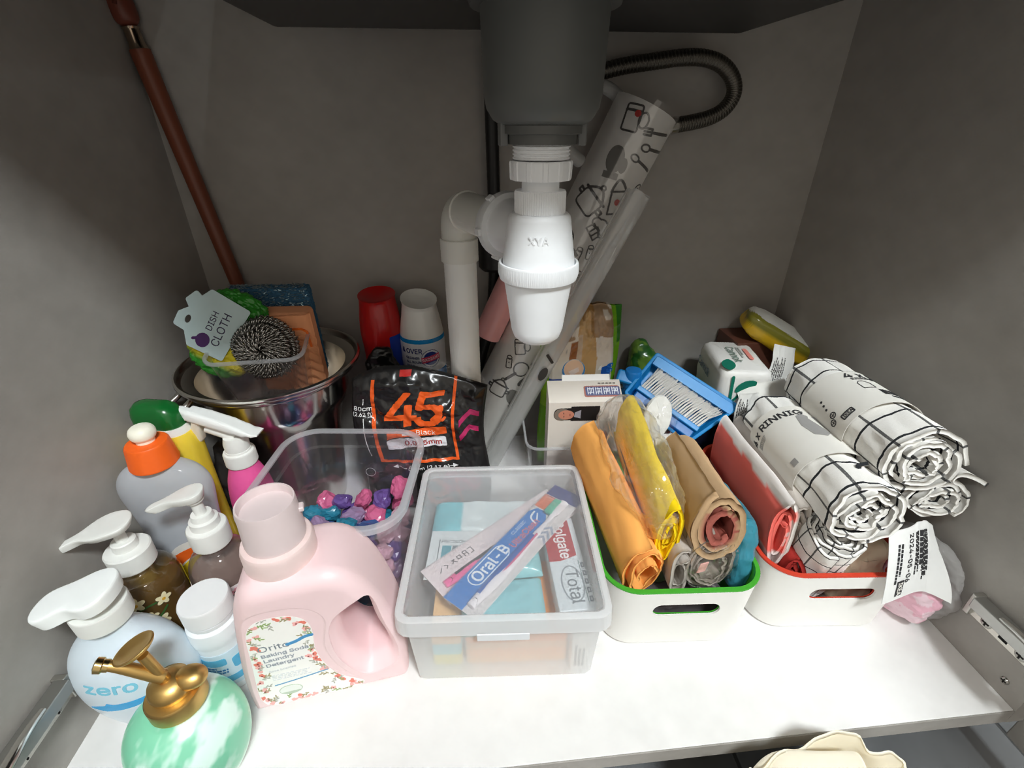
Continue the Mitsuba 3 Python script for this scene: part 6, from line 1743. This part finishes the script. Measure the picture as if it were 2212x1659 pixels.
b0, b1 = np.array([-0.0640, -0.0075]), np.array([0.0265, -0.0375])
dir_ = unit(np.r_[b1 - b0, 0])
nor = np.array([-dir_[1], dir_[0], 0])
FM = frame((b0[0], b0[1], 0.0015), dir_, nor)
Lb = float(np.linalg.norm(b1 - b0))
t.part('bar', move(rbox(0, Lb, -0.0042, 0.0030, -0.0035, 0.0045, 0.0012), FM), BL)
t.part('head', move(rbox(0.002, Lb - 0.002, -0.0170, -0.0040, -0.0100, 0.0005, 0.0020), FM), ('satin', C(14, 92, 160)), label='darker blue brush head')
br = []
rng = np.random.default_rng(17)
for i in range(26):
    for j in range(3):
        x, z = 0.004 + (Lb - 0.008) * i / 25, -0.0020 + 0.0024 * j
        for k in range(8):
            x0, z0 = x + rng.normal(0, 0.0005), z + rng.normal(0, 0.0004)
            lean = 0.0075 + 0.006 * x / Lb
            tip = np.array([x0 + lean + rng.normal(0, 0.0018), 0.0375 + rng.normal(0, 0.0016), z0 + rng.normal(0, 0.0012) + 0.001])
            mid = np.array([x0 + lean * 0.35, 0.0180, z0 + 0.0008])
            br.append(tube([[x0, 0.0015, z0], mid, tip], [0.0005, 0.00042, 0.00026], 4))
t.part('bristles', move(join(*br), FM), ('satin', C(210, 208, 204)), kind='stuff', smooth=True)

# cotton pads in a clear bag
PM = frame((0.5880, 0.2960, 0.1470), (0.90, -0.10, -0.25), (0.22, 0.42, 0.85))
t = Thing('cotton_pads', 'stack of white cotton pads in a clear bag in front of the dustpan', 'cotton pads', PM)
for k in range(5):
    pad = lathe([(0, -0.0012), (0.0215, -0.0012), (0.0225, 0), (0.0215, 0.0012), (0, 0.0012)], 40, 0.80, 1.25)
    t.part('pad', move(crumple(dense(pad, 0.004), 0.0008, 150, k), at(0.0008 * k, 0, -0.0030 * k)), ('cloth', C(222, 222, 218)), smooth=40)
m_ = trimesh.creation.icosphere(4)
vv = np.array(m_.vertices) * [0.026, 0.036, 0.014] + [0.004, -0.002, -0.005]
vv, ff = crumple((vv, m_.faces), 0.006, 70, 5, 4)
t.part('clear_bag', (vv, ff), 'clear_film', smooth=True)

# ================================================================== back right: tissues, dark box, carton, labels
t = Thing('navy_box', 'dark navy carton standing under the tissue pack behind the dustpan', 'carton', at(0.7250, 0.3980, 0, rz=-8))
t.part('carton', rbox(-0.046, 0.046, -0.050, 0.062, 0.0006, 0.1120, 0.0015), ('gloss', C(26, 28, 48)))
TP = frame((0.6900, 0.3420, 0.1130), (0.985, -0.17, 0), (0.17, 0.985, 0))
t = Thing('tissue_pack', 'white tissue pack with a green plant print and dark side behind the dustpan', 'tissue pack', TP)
S = []
for z, g_ in ((0, -0.006), (0.004, -0.001), (0.030, 0.002), (0.060, 0.0005), (0.068, -0.002), (0.0715, -0.008)):
    p = ring2(rrect(0 - g_, 0.068 + g_, 0 - g_, 0.105 + g_, 0.010 + g_), 96)
    S.append(np.c_[p, np.full(96, z)])
pk = t.part('pack', crumple(capped(S), 0.0007, 45, 3), ('satin', C(214, 212, 208)), smooth=60)
GRN = ('satin', C(10, 104, 84))
pfr = plate(frame((0, -0.0028, 0), (1, 0, 0), (0, 0, 1)))
ptop = plate(frame((0, 0, 0.0728), (1, 0, 0), (0, 1, 0)))
pside = plate(frame((-0.0028, 0.105, 0), (0, -1, 0), (0, 0, 1)))
def leaf(cx, cz, length, width, deg):
    q = np.linspace(0, np.pi, 14)
    up = np.c_[-np.cos(q) * length / 2, np.sin(q) ** 1.4 * width / 2]
    return affinity.translate(affinity.rotate(Polygon(np.vstack([up, (up * [1, -1])[-2:0:-1]])), deg, origin=(0, 0)), cx, cz)


for pl, g in ((pfr, leaf(0.033, 0.050, 0.030, 0.017, 32)), (pfr, leaf(0.043, 0.018, 0.040, 0.021, 42)), (pfr, leaf(0.003, 0.030, 0.020, 0.009, 115)), (ptop, leaf(0.012, 0.018, 0.034, 0.018, 75))):
    t.part('printed_leaf', printed(pl, flat(g, 0.0003)), GRN, under=pk, smooth=False)
t.part('printed_stem', printed(pfr, flat(shapely.union_all([stroke([(0.013, 0.0), (0.016, 0.030), (0.014, 0.064)], 0.0040), stroke([(0.016, 0.022), (0.030, 0.042)], 0.0032), stroke([(0.012, 0.006), (0.004, 0.028)], 0.0030)]), 0.0003)), GRN, under=pk, smooth=False)
v, f = words('Cannok', 0.0095, False, 0.0003)
t.part('printed_word', printed(ptop, (np.c_[v[:, 1] * 1.2 + 0.024, 0.078 - v[:, 0] * 1.1, v[:, 2]], f)), ('satin', C(96, 116, 108)), under=pk, smooth=False)
t.part('printed_word', printed(pside, (v * [1.15, 1.3, 1] + [0.010, 0.040, 0], f)), ('satin', C(86, 104, 126)), under=pk, smooth=False)
t.part('printed_band', printed(ptop, flat(rrect(0.047, 0.053, 0.036, 0.072, 0.003), 0.0003)), ('satin', C(216, 130, 122)), under=pk, smooth=False, label='coral printed bar')
v, f = lines(rng, 0.034, 0.006, 2)
t.part('small_print', printed(ptop, (np.c_[v[:, 1] + 0.038, 0.076 - v[:, 0], v[:, 2]], f)), ('satin', C(150, 156, 152)), under=pk, smooth=False)

t = Thing('brown_carton', 'dark red-brown carton in the back right corner', 'carton', at(0.8000, 0.4400, 0))
t.part('carton', rbox(-0.050, 0.037, -0.022, 0.0385, 0.0006, 0.1880, 0.0012), ('satin', C(94, 56, 44)))
YM = frame((0.7760, 0.4260, 0.1960), (0.76, -0.38, -0.42), (0.20, 0.86, 0.20))
t = Thing('yellow_pack', 'yellow and white soft pack lying on the brown carton in the back right corner', 'pack', YM)
m = trimesh.creation.icosphere(4)
v0 = np.array(m.vertices)
v = np.sign(v0) * np.abs(v0) ** 0.4 * [0.056, 0.026, 0.0165] + [0.030, 0.016, 0.014]
v, f = crumple((v, m.faces), 0.004, 40, 91)
n2 = meshkit.fbm(v * 30, 3, 3)
cc = np.where((v[:, 2] + 0.4 * (v[:, 1] - 0.016) + (n2 - .5) * 0.012 > 0.0240)[:, None], C(206, 204, 196), np.where((v[:, 2] > 0.0150)[:, None], C(120, 116, 40), C(206, 168, 34)))
t.part('pack', (v, f), ('gloss', C(206, 168, 34)), color=cc)


def paper_sheet(name, label, M, w, h, bendx, bendy, col=(218, 217, 213), print_=True, seed=0, kind='matte', cat='label'):
    gu, gv = np.meshgrid(np.linspace(0, 1, 30), np.linspace(0, 1, 30), indexing='ij')
    S = np.stack([gu * w, gv * h, bendx * np.sin(gu * np.pi * 0.8) + bendy * gv ** 2 + (meshkit.fbm(np.stack([gu * 3, gv * 3, gu * 0 + seed], -1), 3, seed) - .5) * 0.006], -1)
    t = Thing(name, label, cat, M)
    k = t.part('sheet', slab(S, 0.0006), (kind, C(*col)), smooth=True)
    if print_:
        from scipy.interpolate import RegularGridInterpolator
        g = RegularGridInterpolator((np.linspace(0, 1, 30), np.linspace(0, 1, 30)), S)

        def on(v):
            q = g(np.stack([np.clip(v[:, 0] / w, 0, 1), np.clip(v[:, 1] / h, 0, 1)], 1))
            q[:, 2] += 0.0007 + v[:, 2]
            return q
        r_ = np.random.default_rng(seed)
        v, f = lines(r_, h * 0.8, w * 0.45, 7, 0.5)
        t.part('small_print', printed(on, (np.c_[w * 0.5 - v[:, 1] * 1.0 + w * 0.1 * 0, v[:, 0] + h * 0.08, v[:, 2]] * [1, 1, 1], f), 0.004), ('matte', C(84, 82, 82)), under=k, smooth=False)
    return t


paper_sheet('paper_tag', 'pale folded paper tag standing beside the yellow pack', frame((0.7550, 0.3420, 0.1500), (0.88, 0.10, -0.25), (0.24, 0.30, 0.92)), 0.034, 0.066, 0.006, -0.004, seed=2, cat='tag')
paper_sheet('paper_tag', 'white paper tag with a narrow print column in front of the tissue pack', frame((0.6980, 0.3020, 0.1130), (0.85, 0.20, -0.10), (0.10, 0.25, 0.96)), 0.030, 0.054, 0.003, 0.002, seed=4, cat='tag')
paper_sheet('white_pouch', 'blank white paper pouch between the tissue pack and the left checked roll', frame((0.7180, 0.3120, 0.1180), (0.94, 0.06, 0.10), (-0.10, 0.42, 0.90)), 0.066, 0.052, 0.010, -0.006, print_=False, seed=6, col=(216, 214, 208), cat='pouch')

# ================================================================== canvas bag on the kitchen floor in front
gu, gv = np.meshgrid(np.linspace(0, 2 * np.pi, 100, endpoint=False), np.linspace(0, 1, 50), indexing='ij')
rx_, ry_ = 0.105 - 0.030 * gv, 0.020 + 0.008 * np.sin(gv * 3)
fo = (meshkit.fbm(np.stack([np.cos(gu) * 2.2, np.sin(gu) * 2.2, gv * 2.0], -1), 2, 15) - 0.5)
X = rx_ * np.cos(gu) * (1 + 0.25 * fo) + 0.02 * gv
Y = ry_ * np.sin(gu) + 0.022 * fo
Z = 0.0015 + gv * 0.150 * (1 + 0.5 * (fo * gv)) - 0.05 * gv * np.clip(np.cos(gu), 0, 1) ** 2
v, f = gridmesh(np.stack([X, Y, Z], -1), wrap_u=True)
t = Thing('canvas_bag', 'cream canvas bag slumped on the kitchen floor in front of the shelf', 'bag', at(0.6040, -0.0440, -0.1005, rz=3) @ np.diag([1, 1, 0.88, 1]))
t.part('bag', slab(np.stack([X, Y, Z], -1)[np.r_[0:100, 0]], 0.0022), ('cloth', C(232, 224, 202)), smooth=True)
for sgn in (-1, 1):
    hp = curve([(-0.035, 0.012 * sgn, 0.137), (-0.020, 0.020 * sgn - 0.005, 0.152), (0.010, 0.022 * sgn - 0.012, 0.155), (0.045, 0.018 * sgn - 0.010, 0.146), (0.060, 0.010 * sgn, 0.122)], 40)
    t.part('handle', tube(hp, 0.0075, 14, 0.25), ('cloth', C(226, 218, 198)))
